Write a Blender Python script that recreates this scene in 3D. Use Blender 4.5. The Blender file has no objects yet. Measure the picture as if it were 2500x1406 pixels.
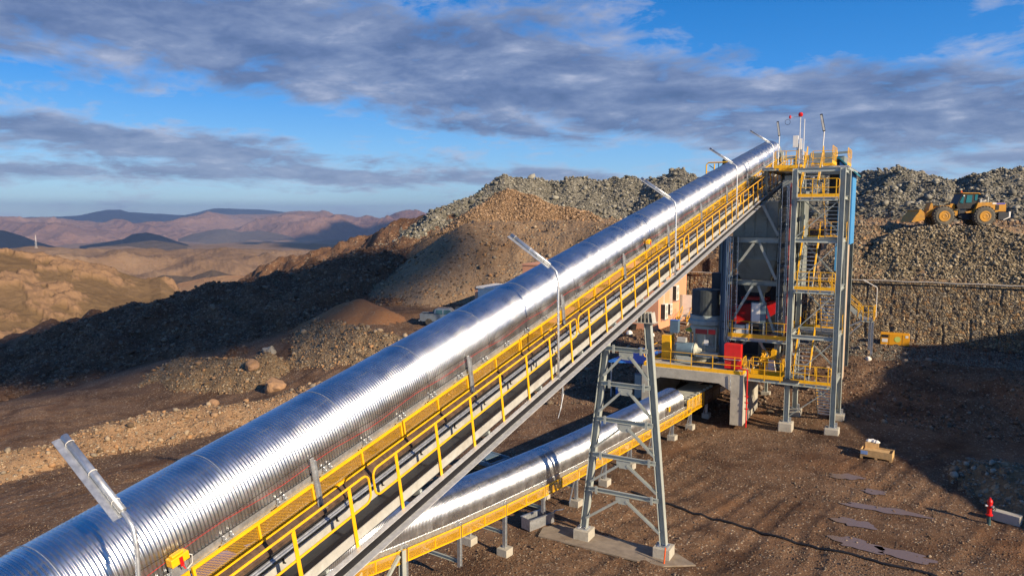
import bpy, math, random
import numpy as np
from mathutils import Vector, Matrix, Euler
random.seed(7); rng = np.random.default_rng(7)
scene = bpy.context.scene
COL = scene.collection
R_ = math.radians
# ------------------------------------------------------------------ camera
CAMZ = 13.5; YAW = R_(28.978); PITCH = R_(5.805)
cam = bpy.data.cameras.new('camera'); co = bpy.data.objects.new('camera', cam); COL.objects.link(co)
cam.sensor_width = 36; cam.lens = 1800/2500*36; cam.clip_start = .1; cam.clip_end = 120000
co.location = (0, 0, CAMZ); co.rotation_euler = (R_(90)-PITCH, 0, YAW)
scene.camera = co
# ------------------------------------------------------------------ sun, sky, exposure
SUN_AZ = R_(106.5); SUN_EL = R_(24.5)
sl = bpy.data.lights.new('sun', 'SUN'); so = bpy.data.objects.new('sun', sl); COL.objects.link(so)
sl.energy = 5.0; sl.angle = R_(.53); sl.color = (1, .80, .56)
sd = Vector((math.sin(SUN_AZ)*math.cos(SUN_EL), math.cos(SUN_AZ)*math.cos(SUN_EL), math.sin(SUN_EL)))
so.rotation_euler = sd.to_track_quat('Z', 'Y').to_euler(); so.location = sd*60
scene.view_settings.view_transform = 'Standard'; scene.view_settings.look = 'None'
scene.view_settings.gamma = 1; scene.view_settings.exposure = .66

class NT:                                   # tiny node helper
    def __init__(s, tree): s.t = tree; tree.nodes.clear()
    def n(s, typ, ins=None, **kw):
        nd = s.t.nodes.new(typ)
        for k, v in kw.items(): setattr(nd, k, v)
        for k, v in (ins or {}).items():
            if isinstance(v, bpy.types.NodeSocket): s.t.links.new(v, nd.inputs[k])
            else: nd.inputs[k].default_value = v
        return nd
    def m(s, op, a, b=0., c=None, clamp=False):
        i = {0: a, 1: b}
        if c is not None: i[2] = c
        return s.n('ShaderNodeMath', i, operation=op, use_clamp=clamp).outputs[0]
    def ramp(s, fac, stops, interp='LINEAR'):
        nd = s.n('ShaderNodeValToRGB', {0: fac}); e = nd.color_ramp.elements; nd.color_ramp.interpolation = interp
        while len(e) < len(stops): e.new(.5)
        for i, (p, c) in enumerate(stops):
            e[i].position = p; e[i].color = (*c, 1) if len(c) == 3 else c
        return nd.outputs[0]
    def mix(s, fac, a, b, mode='MIX'):
        nd = s.n('ShaderNodeMix', data_type='RGBA', blend_type=mode)
        for i, v in ((0, fac), (6, a), (7, b)):
            if isinstance(v, bpy.types.NodeSocket): s.t.links.new(v, nd.inputs[i])
            else: nd.inputs[i].default_value = v if i == 0 else ((*v, 1) if len(v) == 3 else v)
        return nd.outputs[2]

w = bpy.data.worlds.new('World'); scene.world = w; w.use_nodes = True
T = NT(w.node_tree)
tc = T.n('ShaderNodeTexCoord').outputs['Generated']
sep = T.n('ShaderNodeSeparateXYZ', {0: tc}); dx, dy, dz = sep.outputs
sky = T.n('ShaderNodeTexSky', sky_type='NISHITA', sun_disc=False, sun_elevation=SUN_EL, sun_rotation=SUN_AZ,
          altitude=1500, air_density=1.0, dust_density=.4, ozone_density=2.5).outputs[0]
skyc = T.n('ShaderNodeHueSaturation', {'Saturation': 1.5, 'Value': .95, 'Color': sky, 'Hue': .512}).outputs[0]
grad = T.ramp(T.m('MAXIMUM', dz, 0.), [(0, (2.9, 4.9, 6.8)), (.07, (1.75, 4.1, 7.2)), (.17, (.42, 2.5, 6.6)), (.30, (.12, 1.5, 4.7)), (.75, (.10, .85, 2.8))])
skyc = T.mix(.72, skyc, grad)
azr = T.m('ARCTAN2', dx, dy)                                   # azimuth, clockwise from +Y
elv = T.m('ARCSINE', dz)
def blob(px, py, sx, sy, wgt, rot=0):                          # a patch of more / less cloud, in sky angles (degrees)
    a0, e0, sa, se = R_(px), R_(py), R_(sx), R_(sy)
    da = T.m('SUBTRACT', azr, a0); de = T.m('SUBTRACT', elv, e0)
    c, s_ = math.cos(R_(rot)), math.sin(R_(rot))
    u = T.m('ADD', T.m('MULTIPLY', da, c/sa), T.m('MULTIPLY', de, s_/sa))
    v = T.m('ADD', T.m('MULTIPLY', da, -s_/se), T.m('MULTIPLY', de, c/se))
    q = T.m('ADD', T.m('MULTIPLY', u, u), T.m('MULTIPLY', v, v))
    return T.m('MULTIPLY', T.m('POWER', 2.718, T.m('MULTIPLY', q, -1)), wgt)
zz = T.m('ADD', T.m('MAXIMUM', dz, 0.), .15)
pv = T.n('ShaderNodeCombineXYZ', {0: T.m('DIVIDE', dx, zz), 1: T.m('DIVIDE', dy, zz)}).outputs[0]
wp = T.n('ShaderNodeTexNoise', {'Vector': pv, 'Scale': .8, 'Detail': 3}).outputs['Color']
pv2 = T.n('ShaderNodeVectorMath', {0: pv, 1: T.n('ShaderNodeVectorMath', {0: wp, 1: (.5, .5, .5)}, operation='SUBTRACT').outputs[0]}, operation='ADD').outputs[0]
n1 = T.n('ShaderNodeTexNoise', {'Vector': pv2, 'Scale': 1.25, 'Detail': 9, 'Roughness': .6}).outputs[0]
n2 = T.n('ShaderNodeTexNoise', {'Vector': pv2, 'Scale': 6.5, 'Detail': 6, 'Roughness': .62}).outputs[0]
cov = T.m('ADD', T.m('MULTIPLY', n1, 1.0), T.m('MULTIPLY', n2, .44))
A0 = -28.98
for b_ in ((A0-25, 12.2, 15, 3.2, .25, -4), (A0-5, 11.0, 13, 4.0, .29, -10), (A0+14, 7.9, 13, 2.6, .30, -8), (A0+30, 6.8, 9, 3.2, .30, 0), (A0-28, 4.9, 11, .95, .30, -2),
           (A0-11, 2.6, 15, .6, .26, -2), (A0-31, 2.7, 9, .6, .24, 0), (A0+3, 3.0, 5, .5, .30, 0), (A0+31, 16, 6, 2, .12, 0), (A0+21, 14.2, 10, 3.0, -.42, -10),
           (A0-17, 6.7, 13, 1.0, -.28, -4), (A0+8, 4.2, 8, 1.0, -.22, 0), (A0-6, .7, 24, .55, -.26, 0), (A0-34, 16, 5, 1.5, -.16, 0), (A0-2, 6.2, 6, .45, .22, -3), (A0-16, 4.0, 8, .4, .10, 0)):
    cov = T.m('ADD', cov, blob(*b_))
n3 = T.n('ShaderNodeTexNoise', {'Vector': T.n('ShaderNodeMapping', {0: tc, 2: (.1, .12, .6), 3: (1., 1., 2.6)}).outputs[0], 'Scale': 17., 'Detail': 7, 'Roughness': .6, 'Distortion': .4}).outputs[0]
cov = T.m('ADD', cov, T.m('MULTIPLY', T.m('SUBTRACT', n3, .5), .62))
cov = T.m('SUBTRACT', cov, T.m('MULTIPLY', T.m('SUBTRACT', dz, .42), .9, clamp=True))
dens = T.m('MULTIPLY', T.m('SUBTRACT', cov, .655), 3.8, clamp=True)
fine = T.m('ADD', T.m('ADD', T.m('MULTIPLY', n2, .5), T.m('MULTIPLY', n3, .5)), T.m('MULTIPLY', T.n('ShaderNodeTexNoise', {'Vector': pv, 'Scale': 2.6, 'Detail': 6}).outputs[0], 1.0))
ccol = T.ramp(T.m('ADD', T.m('MULTIPLY', fine, .9), T.m('MULTIPLY', dens, -.30)), [(.36, (.72, 1.10, 2.2)), (.54, (1.15, 1.6, 2.9)), (.70, (1.9, 2.4, 3.7)), (.88, (3.8, 4.1, 5.2))])
low = T.m('SUBTRACT', 1.0, T.m('MULTIPLY', elv, 9.0), clamp=True)
ccol = T.mix(T.m('MULTIPLY', low, .35), ccol, (4.2, 5.0, 6.4))
final = T.mix(T.m('MULTIPLY', dens, .90), skyc, ccol)
bg = T.n('ShaderNodeBackground', {0: final, 1: .082})
T.n('ShaderNodeOutputWorld', {0: bg.outputs[0]})

# ------------------------------------------------------------------ materials
MATS = {}
def mat(name, col, rough=.6, metal=0., var=.12, vs=3., bump=0., bs=20., dirt=None, dirt_s=1.2, dirt_a=.5, col2=None, spec=.5, coat=0.):
    m = bpy.data.materials.new(name); m.use_nodes = True; t = NT(m.node_tree)
    c = t.n('ShaderNodeTexCoord').outputs['Object']
    nz = t.n('ShaderNodeTexNoise', {'Vector': c, 'Scale': vs, 'Detail': 5, 'Roughness': .6}).outputs[0]
    lo = tuple(x*(1-var) for x in col); hi = tuple(min(1, x*(1+var)) for x in (col2 or col))
    cc = t.ramp(nz, [(.32, lo), (.68, hi)])
    if dirt:
        dn = t.n('ShaderNodeTexNoise', {'Vector': c, 'Scale': dirt_s, 'Detail': 8, 'Roughness': .7}).outputs[0]
        f = t.m('MULTIPLY', t.m('SUBTRACT', dn, .5), dirt_a*6, clamp=True)
        cc = t.mix(f, cc, dirt)
    b = t.n('ShaderNodeBsdfPrincipled', {'Base Color': cc, 'Metallic': metal, 'Roughness': rough, 'Specular IOR Level': spec, 'Coat Weight': coat})
    rr = t.m('ADD', t.m('MULTIPLY', nz, .25), rough-.12, clamp=True); t.t.links.new(rr, b.inputs['Roughness'])
    if bump:
        bn = t.n('ShaderNodeTexNoise', {'Vector': c, 'Scale': bs, 'Detail': 5}).outputs[0]
        bb = t.n('ShaderNodeBump', {'Height': bn, 'Strength': bump, 'Distance': .05}); t.t.links.new(bb.outputs[0], b.inputs['Normal'])
    t.n('ShaderNodeOutputMaterial', {0: b.outputs[0]})
    MATS[name] = m; return m
GALVB = mat('bright_galvanised', (.62, .64, .66), .5, .35, var=.15, vs=7, dirt=(.4, .4, .4), dirt_a=.25, dirt_s=3)
YEL = mat('yellow_paint', (.86, .46, .006), .42, var=.08, dirt=(.36, .19, .045), dirt_s=3.5, dirt_a=.32)
GALV = mat('galvanised_steel', (.52, .55, .58), .42, .75, var=.18, vs=9, dirt=(.30, .31, .32), dirt_a=.3, dirt_s=4)
GREY = mat('grey_green_paint', (.36, .40, .38), .5, .0, var=.1, vs=2, dirt=(.24, .22, .18), dirt_a=.25, dirt_s=1.5)
PLATE = mat('pale_plate', (.46, .46, .42), .5, .1, var=.12, vs=5, dirt=(.25, .2, .15), dirt_a=.3)
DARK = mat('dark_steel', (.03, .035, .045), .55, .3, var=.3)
RUB = mat('black_rubber', (.018, .018, .02), .7, var=.3, dirt=(.10, .075, .05), dirt_a=.3)
BLUEG = mat('blue_grey_steel', (.10, .17, .25), .5, .1, var=.12)
CONC = mat('concrete', (.42, .40, .34), .85, var=.16, vs=1.4, bump=.25, bs=14, dirt=(.20, .18, .15), dirt_a=.45, dirt_s=1.3)
RED = mat('red_paint', (.62, .012, .012), .38, var=.1, dirt=(.25, .05, .03), dirt_a=.15)
BLUE = mat('blue_paint', (.02, .16, .55), .5, var=.1)
SHEDB = mat('sky_blue_sheet', (.07, .30, .62), .5, .0, var=.06)
TEAL = mat('teal_roof', (.02, .16, .22), .5, var=.1)
BROWN = mat('rusty_strip', (.10, .065, .045), .6, .3, var=.4, vs=6, dirt=(.22, .13, .07), dirt_a=.5, dirt_s=5)
WHITE = mat('white_paint', (.74, .73, .69), .5, var=.06, dirt=(.45, .38, .3), dirt_a=.15)
PINK = mat('pink_render', (.66, .32, .19), .85, var=.06, vs=.6, dirt=(.46, .21, .12), dirt_a=.2, dirt_s=.8, bump=.1)
GLASS = mat('dark_glass', (.02, .06, .08), .08, var=.1, spec=.8)
TYRE = mat('tyre_rubber', (.03, .03, .03), .85, var=.3, dirt=(.15, .13, .10), dirt_a=.6, dirt_s=3)
LOADY = mat('loader_yellow', (.48, .23, .014), .6, var=.15, dirt=(.20, .13, .065), dirt_a=.7, dirt_s=1.6)
CREAM = mat('crusher_cream', (.44, .45, .38), .6, var=.12, dirt=(.18, .14, .09), dirt_a=.5, dirt_s=2)
WOOD = mat('pale_timber', (.52, .34, .15), .8, var=.2, vs=5)
BLACK = mat('black_plastic', (.012, .012, .014), .5, var=.2)
STEELB = mat('slate_blue_motor', (.13, .20, .25), .5, .1, var=.15, dirt=(.15, .12, .1), dirt_a=.3)
CARP = mat('dark_blue_car_paint', (.035, .07, .12), .3, .3, var=.1, dirt=(.16, .12, .08), dirt_a=.35, coat=.5)
CARS = mat('silver_blue_car_paint', (.16, .2, .25), .3, .3, var=.1, dirt=(.16, .12, .08), dirt_a=.3, coat=.5)
BINP = mat('bin_plate', (.25, .28, .26), .55, .15, var=.12, vs=1.0, dirt=(.12, .11, .1), dirt_a=.4)

def corr_mat():
    m = bpy.data.materials.new('corrugated_zinc'); m.use_nodes = True; t = NT(m.node_tree)
    c = t.n('ShaderNodeTexCoord').outputs['Object']; oi = t.n('ShaderNodeObjectInfo').outputs['Random']
    nz = t.n('ShaderNodeTexNoise', {'Vector': c, 'Scale': 2.2, 'Detail': 6, 'Roughness': .65}).outputs[0]
    sp = t.n('ShaderNodeTexVoronoi', {'Vector': c, 'Scale': 45}).outputs['Color']
    cc = t.ramp(nz, [(.3, (.56, .59, .63)), (.7, (.80, .83, .86))])
    cc = t.mix(.10, cc, sp, 'MULTIPLY')
    st = t.m('MULTIPLY', t.m('SUBTRACT', t.n('ShaderNodeTexNoise', {'Vector': t.n('ShaderNodeMapping', {0: c, 3: (9, .8, 1.2)}).outputs[0], 'Scale': 1.5, 'Detail': 6}).outputs[0], .56), 5., clamp=True)
    cc = t.mix(t.m('MULTIPLY', st, .5), cc, (.36, .32, .27))
    rg = t.m('ADD', t.m('ADD', t.m('ADD', t.m('MULTIPLY', st, .18), t.m('MULTIPLY', nz, .14)), t.m('MULTIPLY', oi, .06)), .20)
    b = t.n('ShaderNodeBsdfPrincipled', {'Base Color': cc, 'Metallic': 1., 'Roughness': rg})
    bb = t.n('ShaderNodeBump', {'Height': t.n('ShaderNodeTexNoise', {'Vector': c, 'Scale': 6, 'Detail': 3}).outputs[0], 'Strength': .18, 'Distance': .02}); t.t.links.new(bb.outputs[0], b.inputs['Normal'])
    t.n('ShaderNodeOutputMaterial', {0: b.outputs[0]}); return m
CORR = corr_mat()
def mesh_mat(name, pitch=.055, wd=.15, col=(.75, .40, .006), ax=(1, 2), plain=False):
    """expanded-metal sheet: real holes between crossing strands"""
    m = bpy.data.materials.new(name); m.use_nodes = True; t = NT(m.node_tree)
    s = t.n('ShaderNodeSeparateXYZ', {0: t.n('ShaderNodeTexCoord').outputs['Object']}).outputs
    a, b_ = s[ax[0]], s[ax[1]]
    def strand(k):
        u = t.m('FRACT', t.m('DIVIDE', t.m('ADD', a, t.m('MULTIPLY', b_, k)), pitch))
        return t.m('LESS_THAN', u, wd)
    al = t.m('MAXIMUM', strand(1.7), strand(-1.7)) if not plain else t.m('MAXIMUM', t.m('LESS_THAN', t.m('FRACT', t.m('DIVIDE', a, pitch)), wd), t.m('LESS_THAN', t.m('FRACT', t.m('DIVIDE', b_, pitch*2.4)), wd))
    p = t.n('ShaderNodeBsdfPrincipled', {'Base Color': (*col, 1), 'Roughness': .5, 'Alpha': al})
    t.n('ShaderNodeOutputMaterial', {0: p.outputs[0]}); return m
YMESH = mesh_mat('yellow_expanded_metal')
YFINE = mesh_mat('yellow_fine_mesh', .03, .26)
GRATE = mesh_mat('walkway_grating', .04, .5, (.05, .05, .06), (0, 1), True)

# ------------------------------------------------------------------ mesh building
def sub(a, b): return Vector(a)-Vector(b)
class MB:
    def __init__(s): s.v = []; s.f = []
    def add(s, vs, fs):
        o = len(s.v); s.v += [tuple(v) for v in vs]; s.f += [tuple(i+o for i in f) for f in fs]; return s
    def box(s, x0, x1, y0, y1, z0, z1):
        return s.add([(x, y, z) for z in (z0, z1) for y in (y0, y1) for x in (x0, x1)],
                     [(0, 2, 3, 1), (4, 5, 7, 6), (0, 1, 5, 4), (2, 6, 7, 3), (0, 4, 6, 2), (1, 3, 7, 5)])
    def cbox(s, c, d): return s.box(c[0]-d[0]/2, c[0]+d[0]/2, c[1]-d[1]/2, c[1]+d[1]/2, c[2]-d[2]/2, c[2]+d[2]/2)
    def frame(s, p, q, up=(0, 0, 1)):
        p, q = Vector(p), Vector(q); d = (q-p).normalized(); u = Vector(up)
        if abs(d.dot(u.normalized())) > .98: u = Vector((1, 0, 0)) if abs(d.x) < .9 else Vector((0, 1, 0))
        sd_ = d.cross(u).normalized(); return p, q, sd_, sd_.cross(d).normalized()
    def beam(s, p, q, w, h, up=(0, 0, 1), off=(0, 0)):
        p, q, a, b = s.frame(p, q, up); vs = []
        for e in (p, q):
            for i, j in ((-1, -1), (1, -1), (1, 1), (-1, 1)): vs.append(e+a*(w/2*i+off[0])+b*(h/2*j+off[1]))
        return s.add(vs, [(3, 2, 1, 0), (4, 5, 6, 7), (0, 1, 5, 4), (1, 2, 6, 5), (2, 3, 7, 6), (3, 0, 4, 7)])
    def ibeam(s, p, q, w, h, t=.02, up=(0, 0, 1)):
        s.beam(p, q, w, t, up, (0, h/2-t/2)); s.beam(p, q, w, t, up, (0, -h/2+t/2)); return s.beam(p, q, t, h-2*t, up)
    def chan(s, p, q, w, h, t=.02, up=(0, 0, 1), side=1):
        s.beam(p, q, w, t, up, (0, h/2-t/2)); s.beam(p, q, w, t, up, (0, -h/2+t/2)); return s.beam(p, q, t, h-2*t, up, (-side*(w/2-t/2), 0))
    def tube(s, p, q, r, n=8, r2=None): return s.path([p, q], r, n, r2)
    def path(s, pts, r, n=8, r2=None, closed=False):
        pts = [Vector(p) for p in pts]; L = len(pts); o = len(s.v); prev = None
        for i, p in enumerate(pts):
            if closed: d = (pts[(i+1) % L]-pts[i-1]).normalized()
            else: d = (pts[min(i+1, L-1)]-pts[max(i-1, 0)]).normalized()
            if prev is None:
                u = Vector((0, 0, 1)) if abs(d.z) < .9 else Vector((1, 0, 0)); a = d.cross(u).normalized()
            else: a = (prev-d*prev.dot(d)).normalized()
            prev = a; b = d.cross(a); rr = r if r2 is None else r+(r2-r)*i/(L-1)
            for k in range(n):
                t = 2*math.pi*k/n; s.v.append(tuple(p+a*rr*math.cos(t)+b*rr*math.sin(t)))
        for i in range(L if closed else L-1):
            j = (i+1) % L
            for k in range(n):
                k2 = (k+1) % n; s.f.append((o+i*n+k, o+i*n+k2, o+j*n+k2, o+j*n+k))
        if not closed: s.f.append(tuple(o+k for k in reversed(range(n)))); s.f.append(tuple(o+(L-1)*n+k for k in range(n)))
        return s
    def prism(s, poly, d):                 # poly: 3-D loop, extruded by vector d
        n = len(poly); a = [Vector(p) for p in poly]; b = [p+Vector(d) for p in a]
        return s.add(a+b, [tuple(reversed(range(n))), tuple(range(n, 2*n))]+[(i, (i+1) % n, n+(i+1) % n, n+i) for i in range(n)])
    def lathe(s, c, prof, n=24, axis='z'):
        o = len(s.v)
        for r, h in prof:
            for k in range(n):
                t = 2*math.pi*k/n; a, b = r*math.cos(t), r*math.sin(t)
                s.v.append((c[0]+a, c[1]+b, c[2]+h) if axis == 'z' else ((c[0]+h, c[1]+a, c[2]+b) if axis == 'x' else (c[0]+b, c[1]+h, c[2]+a)))
        for i in range(len(prof)-1):
            for k in range(n):
                k2 = (k+1) % n; s.f.append((o+i*n+k, o+i*n+k2, o+(i+1)*n+k2, o+(i+1)*n+k))
        s.f.append(tuple(o+k for k in reversed(range(n)))); s.f.append(tuple(o+(len(prof)-1)*n+k for k in range(n))); return s
    def build(s, name, m, parent=None, label=None, smooth=False, off=None, bevel=0):
        me = bpy.data.meshes.new(name); vs = s.v
        if off is not None: vs = [(a-off[0], b-off[1], c-off[2]) for a, b, c in vs]
        me.from_pydata(vs, [], s.f); me.materials.append(m)
        if smooth: me.shade_smooth()
        me.validate(); o = bpy.data.objects.new(name, me); COL.objects.link(o)
        if parent: o.parent = parent
        if label: o['label'] = label
        if bevel:
            b = o.modifiers.new('bevel', 'BEVEL'); b.width = bevel; b.segments = 2; b.limit_method = 'ANGLE'
        return o
def tag(o, label, cat=None, group=None, kind=None):
    o['label'] = label
    if cat: o['category'] = cat
    if group: o['group'] = group
    if kind: o['kind'] = kind
    return o
def thing(name, label, cat, loc=(0, 0, 0), rot=(0, 0, 0), group=None):
    o = bpy.data.objects.new(name, None); COL.objects.link(o); o.location = loc; o.rotation_euler = rot; o.empty_display_size = .3
    return tag(o, label, cat, group)
def cp(o, parent=None, dloc=(0, 0, 0)):                       # copy one part, with its sub-parts, shifted
    c = o.copy(); COL.objects.link(c); c.parent = parent or o.parent; c.location = Vector(o.location)+Vector(dloc)
    for ch in [x for x in o.children]:
        g = ch.copy(); COL.objects.link(g); g.parent = c
    return c
def dup(root, loc, rotz=None, label=None, kids=None):
    r = root.copy(); COL.objects.link(r); r.location = loc
    if rotz is not None: r.rotation_euler = (root.rotation_euler[0], root.rotation_euler[1], rotz)
    if label: r['label'] = label
    for ch in list(kids or root.children): cp(ch, r)
    return r
# ------------------------------------------------------------------ noise helpers (numpy)
def hsh(ix, iy, s=0):
    h = (ix.astype(np.int64)*374761393+iy.astype(np.int64)*668265263+s*974634777) & 0xffffffff
    h = ((h ^ (h >> 13))*1274126177) & 0xffffffff
    return ((h ^ (h >> 16)) & 0xffffff)/16777215.
def vnoise(x, y, s=0):
    ix, iy = np.floor(x), np.floor(y); fx, fy = x-ix, y-iy
    ux, uy = fx*fx*fx*(fx*(fx*6-15)+10), fy*fy*fy*(fy*(fy*6-15)+10)
    a, b, c, d = hsh(ix, iy, s), hsh(ix+1, iy, s), hsh(ix, iy+1, s), hsh(ix+1, iy+1, s)
    return (a+(b-a)*ux)*(1-uy)+(c+(d-c)*ux)*uy-.5
def fbm(x, y, o=4, s=0, g=.5):
    r = 0; a = 1.
    for i in range(o): r = r+a*vnoise(x*2**i+17.3*i, y*2**i-9.1*i, s+i); a *= g
    return r
def ridged(x, y, o=5, s=0):
    r = 0; a = 1.
    for i in range(o): r = r+a*(.5-2*np.abs(vnoise(x*2**i+5.3*i, y*2**i-3.1*i, s+i))); a *= .5
    return r
# ------------------------------------------------------------------ terrain heights
CTRL = np.array([(0, 0, -.7), (-10, 10, -.6), (10, 20, -.5), (-8, 28, -.45), (-20, 30, -.6), (-30, 15, -1.2), (-36, 22, -1.2), (-20, 48, -.2), (0, 48, 0), (8, 38, -.3), (8, 54, 0), (-8, 56, 0), (-24, 56, .3), (-35, 40, -.9), (-35, 50, -.6),
    (-22, 68, 2), (-10, 66, 2), (2, 70, 2), (10, 72, 2), (-37, 68, 1.9), (-46, 66, 1.2), (-43, 73, 1.8), (-22, 78, 2), (2, 67, 1.8), (-33, 58, .9), (-52, 61, 1.3), (-56, 63, 1.6),
    (-48, 42, -2.6), (-56, 42, -4.0), (-66, 40, -4.2), (-60, 30, -4.0), (-54, 22, -3.6), (-75, 35, -4.6), (-45, 47, -1.8), (-55, 49, -3.2), (-66, 48, -3.4), (-80, 45, -5), (-90, 40, -8), (-100, 30, -11), (-72, 15, -6), (-40, 0, -3), (-70, -20, -8),
    (0, -40, -3), (50, 0, 0), (60, 50, 2), (40, 100, 3), (0, 100, 4), (-50, 100, 1), (-110, 60, -14), (-130, 60, -30), (-120, 20, -18), (-110, 110, -16), (-90, 150, -20), (0, 170, 0), (80, 140, 2), (-160, 100, -45), (-160, 0, -40), (-110, -60, -30), (0, -150, -20), (150, 0, -5), (150, 150, 0), (0, 230, -15), (-150, 200, -45), (-60, 200, -20)])
def _tps():
    P = CTRL[:, :2]/40.; n = len(P); d = np.linalg.norm(P[:, None]-P[None], axis=2)
    K = d**2*np.log(d+1e-9)+np.eye(n)*.004; Q = np.hstack([np.ones((n, 1)), P])
    A = np.block([[K, Q], [Q.T, np.zeros((3, 3))]]); return P, np.linalg.solve(A, np.r_[CTRL[:, 2], 0, 0, 0])
_P, _S = _tps()
def tps(x, y):
    sh = x.shape; x = x.ravel()/40.; y = y.ravel()/40.; out = _S[-3]+_S[-2]*x+_S[-1]*y
    for i in range(len(_P)):
        d2 = (x-_P[i, 0])**2+(y-_P[i, 1])**2+1e-12; out = out+_S[i]*.5*d2*np.log(d2)
    return out.reshape(sh)
def ridge(x, y, pts, slope, amp=1.2, sc=9., seed=1, slope2=None):
    """heap: crest polyline (x,y,z) falling off at the angle of repose, with gullies"""
    k = math.tan(R_(slope)); best = np.full(x.shape, -1e9)
    w1 = fbm(x/sc, y/sc, 3, seed)*amp; 
    for (ax, ay, az_), (bx, by, bz) in zip(pts[:-1], pts[1:]):
        L2 = (bx-ax)**2+(by-ay)**2+1e-9; t = np.clip(((x-ax)*(bx-ax)+(y-ay)*(by-ay))/L2, 0, 1)
        d = np.sqrt((x-ax-t*(bx-ax))**2+(y-ay-t*(by-ay))**2); z = az_+t*(bz-az_)
        best = np.maximum(best, z-k*(np.sqrt(d*d+.8)-.9))
    return best+w1
def plateau(x, y, poly, z0, slope, amp=.8, sc=7., seed=3):
    """flat-topped dump: polygon top edge, repose-angle faces outside"""
    k = math.tan(R_(slope)); n = len(poly); ins = np.zeros(x.shape, bool); dm = np.full(x.shape, 1e9)
    for i in range(n):
        ax, ay = poly[i]; bx, by = poly[(i+1) % n]
        L2 = (bx-ax)**2+(by-ay)**2; t = np.clip(((x-ax)*(bx-ax)+(y-ay)*(by-ay))/L2, 0, 1)
        dm = np.minimum(dm, np.hypot(x-ax-t*(bx-ax), y-ay-t*(by-ay)))
        cr = ((ay > y) != (by > y)) & (x < (bx-ax)*(y-ay)/(by-ay+1e-12)+ax); ins ^= cr
    d = np.where(ins, -dm, dm)+fbm(x/sc, y/sc, 3, seed)*amp*2
    return z0-k*np.maximum(d, 0)+np.minimum(np.maximum(-d, 0)*.01, .3)+fbm(x/3., y/3., 3, seed+5)*.35
SPILL = {}
def H_all(x, y):
    L = {}
    b = tps(x, y)
    g = fbm(x/6, y/6, 4, 11)*.28+fbm(x/1.3, y/1.3, 3, 12)*.06
    pad = np.clip(1-np.hypot((x+6)/24, (y-36)/24), 0, 1)
    g = g*(1-.45*np.clip(pad*3, 0, 1))+.05*np.abs(fbm(x/.9, y/.9, 3, 14))+.10*fbm(x/2.2, y/2.6, 3, 15)
    ln = x*.93-y*.22+3.2*fbm(x/14, y/14, 2, 61); msk = np.clip((fbm(x/7, y/11, 2, 62)+.12)*5, 0, 1); g = g-.075*msk*np.clip(np.sin(ln*2*np.pi/2.1)*2.2-1.2, 0, 1)*(1+.5*np.sin(y*9))-.05*msk*np.clip(np.sin((ln+.75)*2*np.pi/2.1)*2.2-1.2, 0, 1)
    far = np.clip((np.hypot(x+20, y-40)-70)/60, 0, 1); g = g+far*fbm(x/18, y/18, 5, 19)*6
    b = b+g
    road = plateau(x, y, [(-7.5, 65), (-4, 63.6), (-1, 63.8), (2, 62.6), (5, 60.5), (8, 57), (13, 53), (40, 52), (40, 90), (-7.5, 90)], 1.75, 38, .55, 3.5, 28); b = np.maximum(b, np.minimum(road, 2.1+fbm(x/4, y/4, 2, 6)*.1)); L['ground'] = b
    L['berm'] = ridge(x, y, [(-52.5, 20, -2.9), (-50.4, 24.5, -2.0), (-48.1, 31.4, -1.1), (-45.8, 35, -.8), (-43.2, 38.8, -.6), (-41.6, 44, -.35), (-40, 50, .1)], 24, .55, 3, 21)+fbm(x/1.1, y/1.1, 3, 22)*.25
    for (cx_, cy_, rx, ry, zz_) in PUD:
        f = np.clip(2.3-np.hypot((x-cx_)/rx, (y-cy_)/ry), 0, 1); f = f*f*(3-2*f); b = b*(1-f)+(zz_-.02)*f
    L['ground'] = b
    L['berm'] = np.maximum(L['berm'], np.where(np.hypot((x+45)/11, (y-30)/12) < 1, L['ground']-.02, -99)) if False else L['berm']
    L['hillside'] = ridge(x, y, [(-74, 108, 14), (-74, 99, 10.3), (-76, 90.5, 7.0), (-77.5, 84.8, 5.0), (-84, 81, 2.6), (-88, 76.5, .6), (-92.2, 69.2, -2.9), (-96, 64.6, -5.4), (-99, 58, -7.9), (-104, 50.5, -10.2), (-112, 38, -14), (-120, 20, -14)], 15.5, 2.0, 11, 31)+np.abs(fbm(x/9, y/9, 4, 35))*2.6-.9+fbm(x/2.4, y/2.4, 4, 33)*1.0
    L['grey_dump'] = np.maximum(np.maximum(ridge(x, y, [(-67.7, 119.5, 20.0), (-63.7, 126.3, 19.6), (-51.5, 133, 19.9), (-44, 135, 19.6), (-38.6, 133.4, 20.6), (-33.9, 131.3, 19.2), (-22, 133, 19.6), (-9.6, 131, 20.0), (-3.2, 127.7, 19.9), (1.7, 125.7, 18.7), (4.4, 127, 18.5), (8.2, 124.7, 18.9), (12.3, 127, 19.3), (30, 126, 19.5), (60, 118, 18)], 34, 1.7, 5, 41),
        ridge(x, y, [(-67.7, 119.5, 20.0), (-71.5, 112, 16), (-72.8, 109, 14.3), (-73.5, 99, 10.5)], 33, 1.2, 5, 42)), ridge(x, y, [(-6, 112, 15.6), (2, 108, 14.6), (9, 108, 15.2), (20, 106, 15.2), (40, 100, 15)], 34, 2.2, 5, 43))+fbm(x/1.6, y/1.6, 3, 44)*.8
    L['bench'] = plateau(x, y, [(-56.6, 88.5), (-50.6, 91), (-44, 92.5), (-38.9, 92), (-23.5, 87), (-12, 82.5), (-5.3, 80.6), (0, 79.5), (8, 80.5), (34, 78), (60, 82), (60, 150), (-40, 150), (-60, 118), (-62, 100)], 12.15, 35)+fbm(x/1.3, y/1.3, 3, 52)*.25
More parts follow.
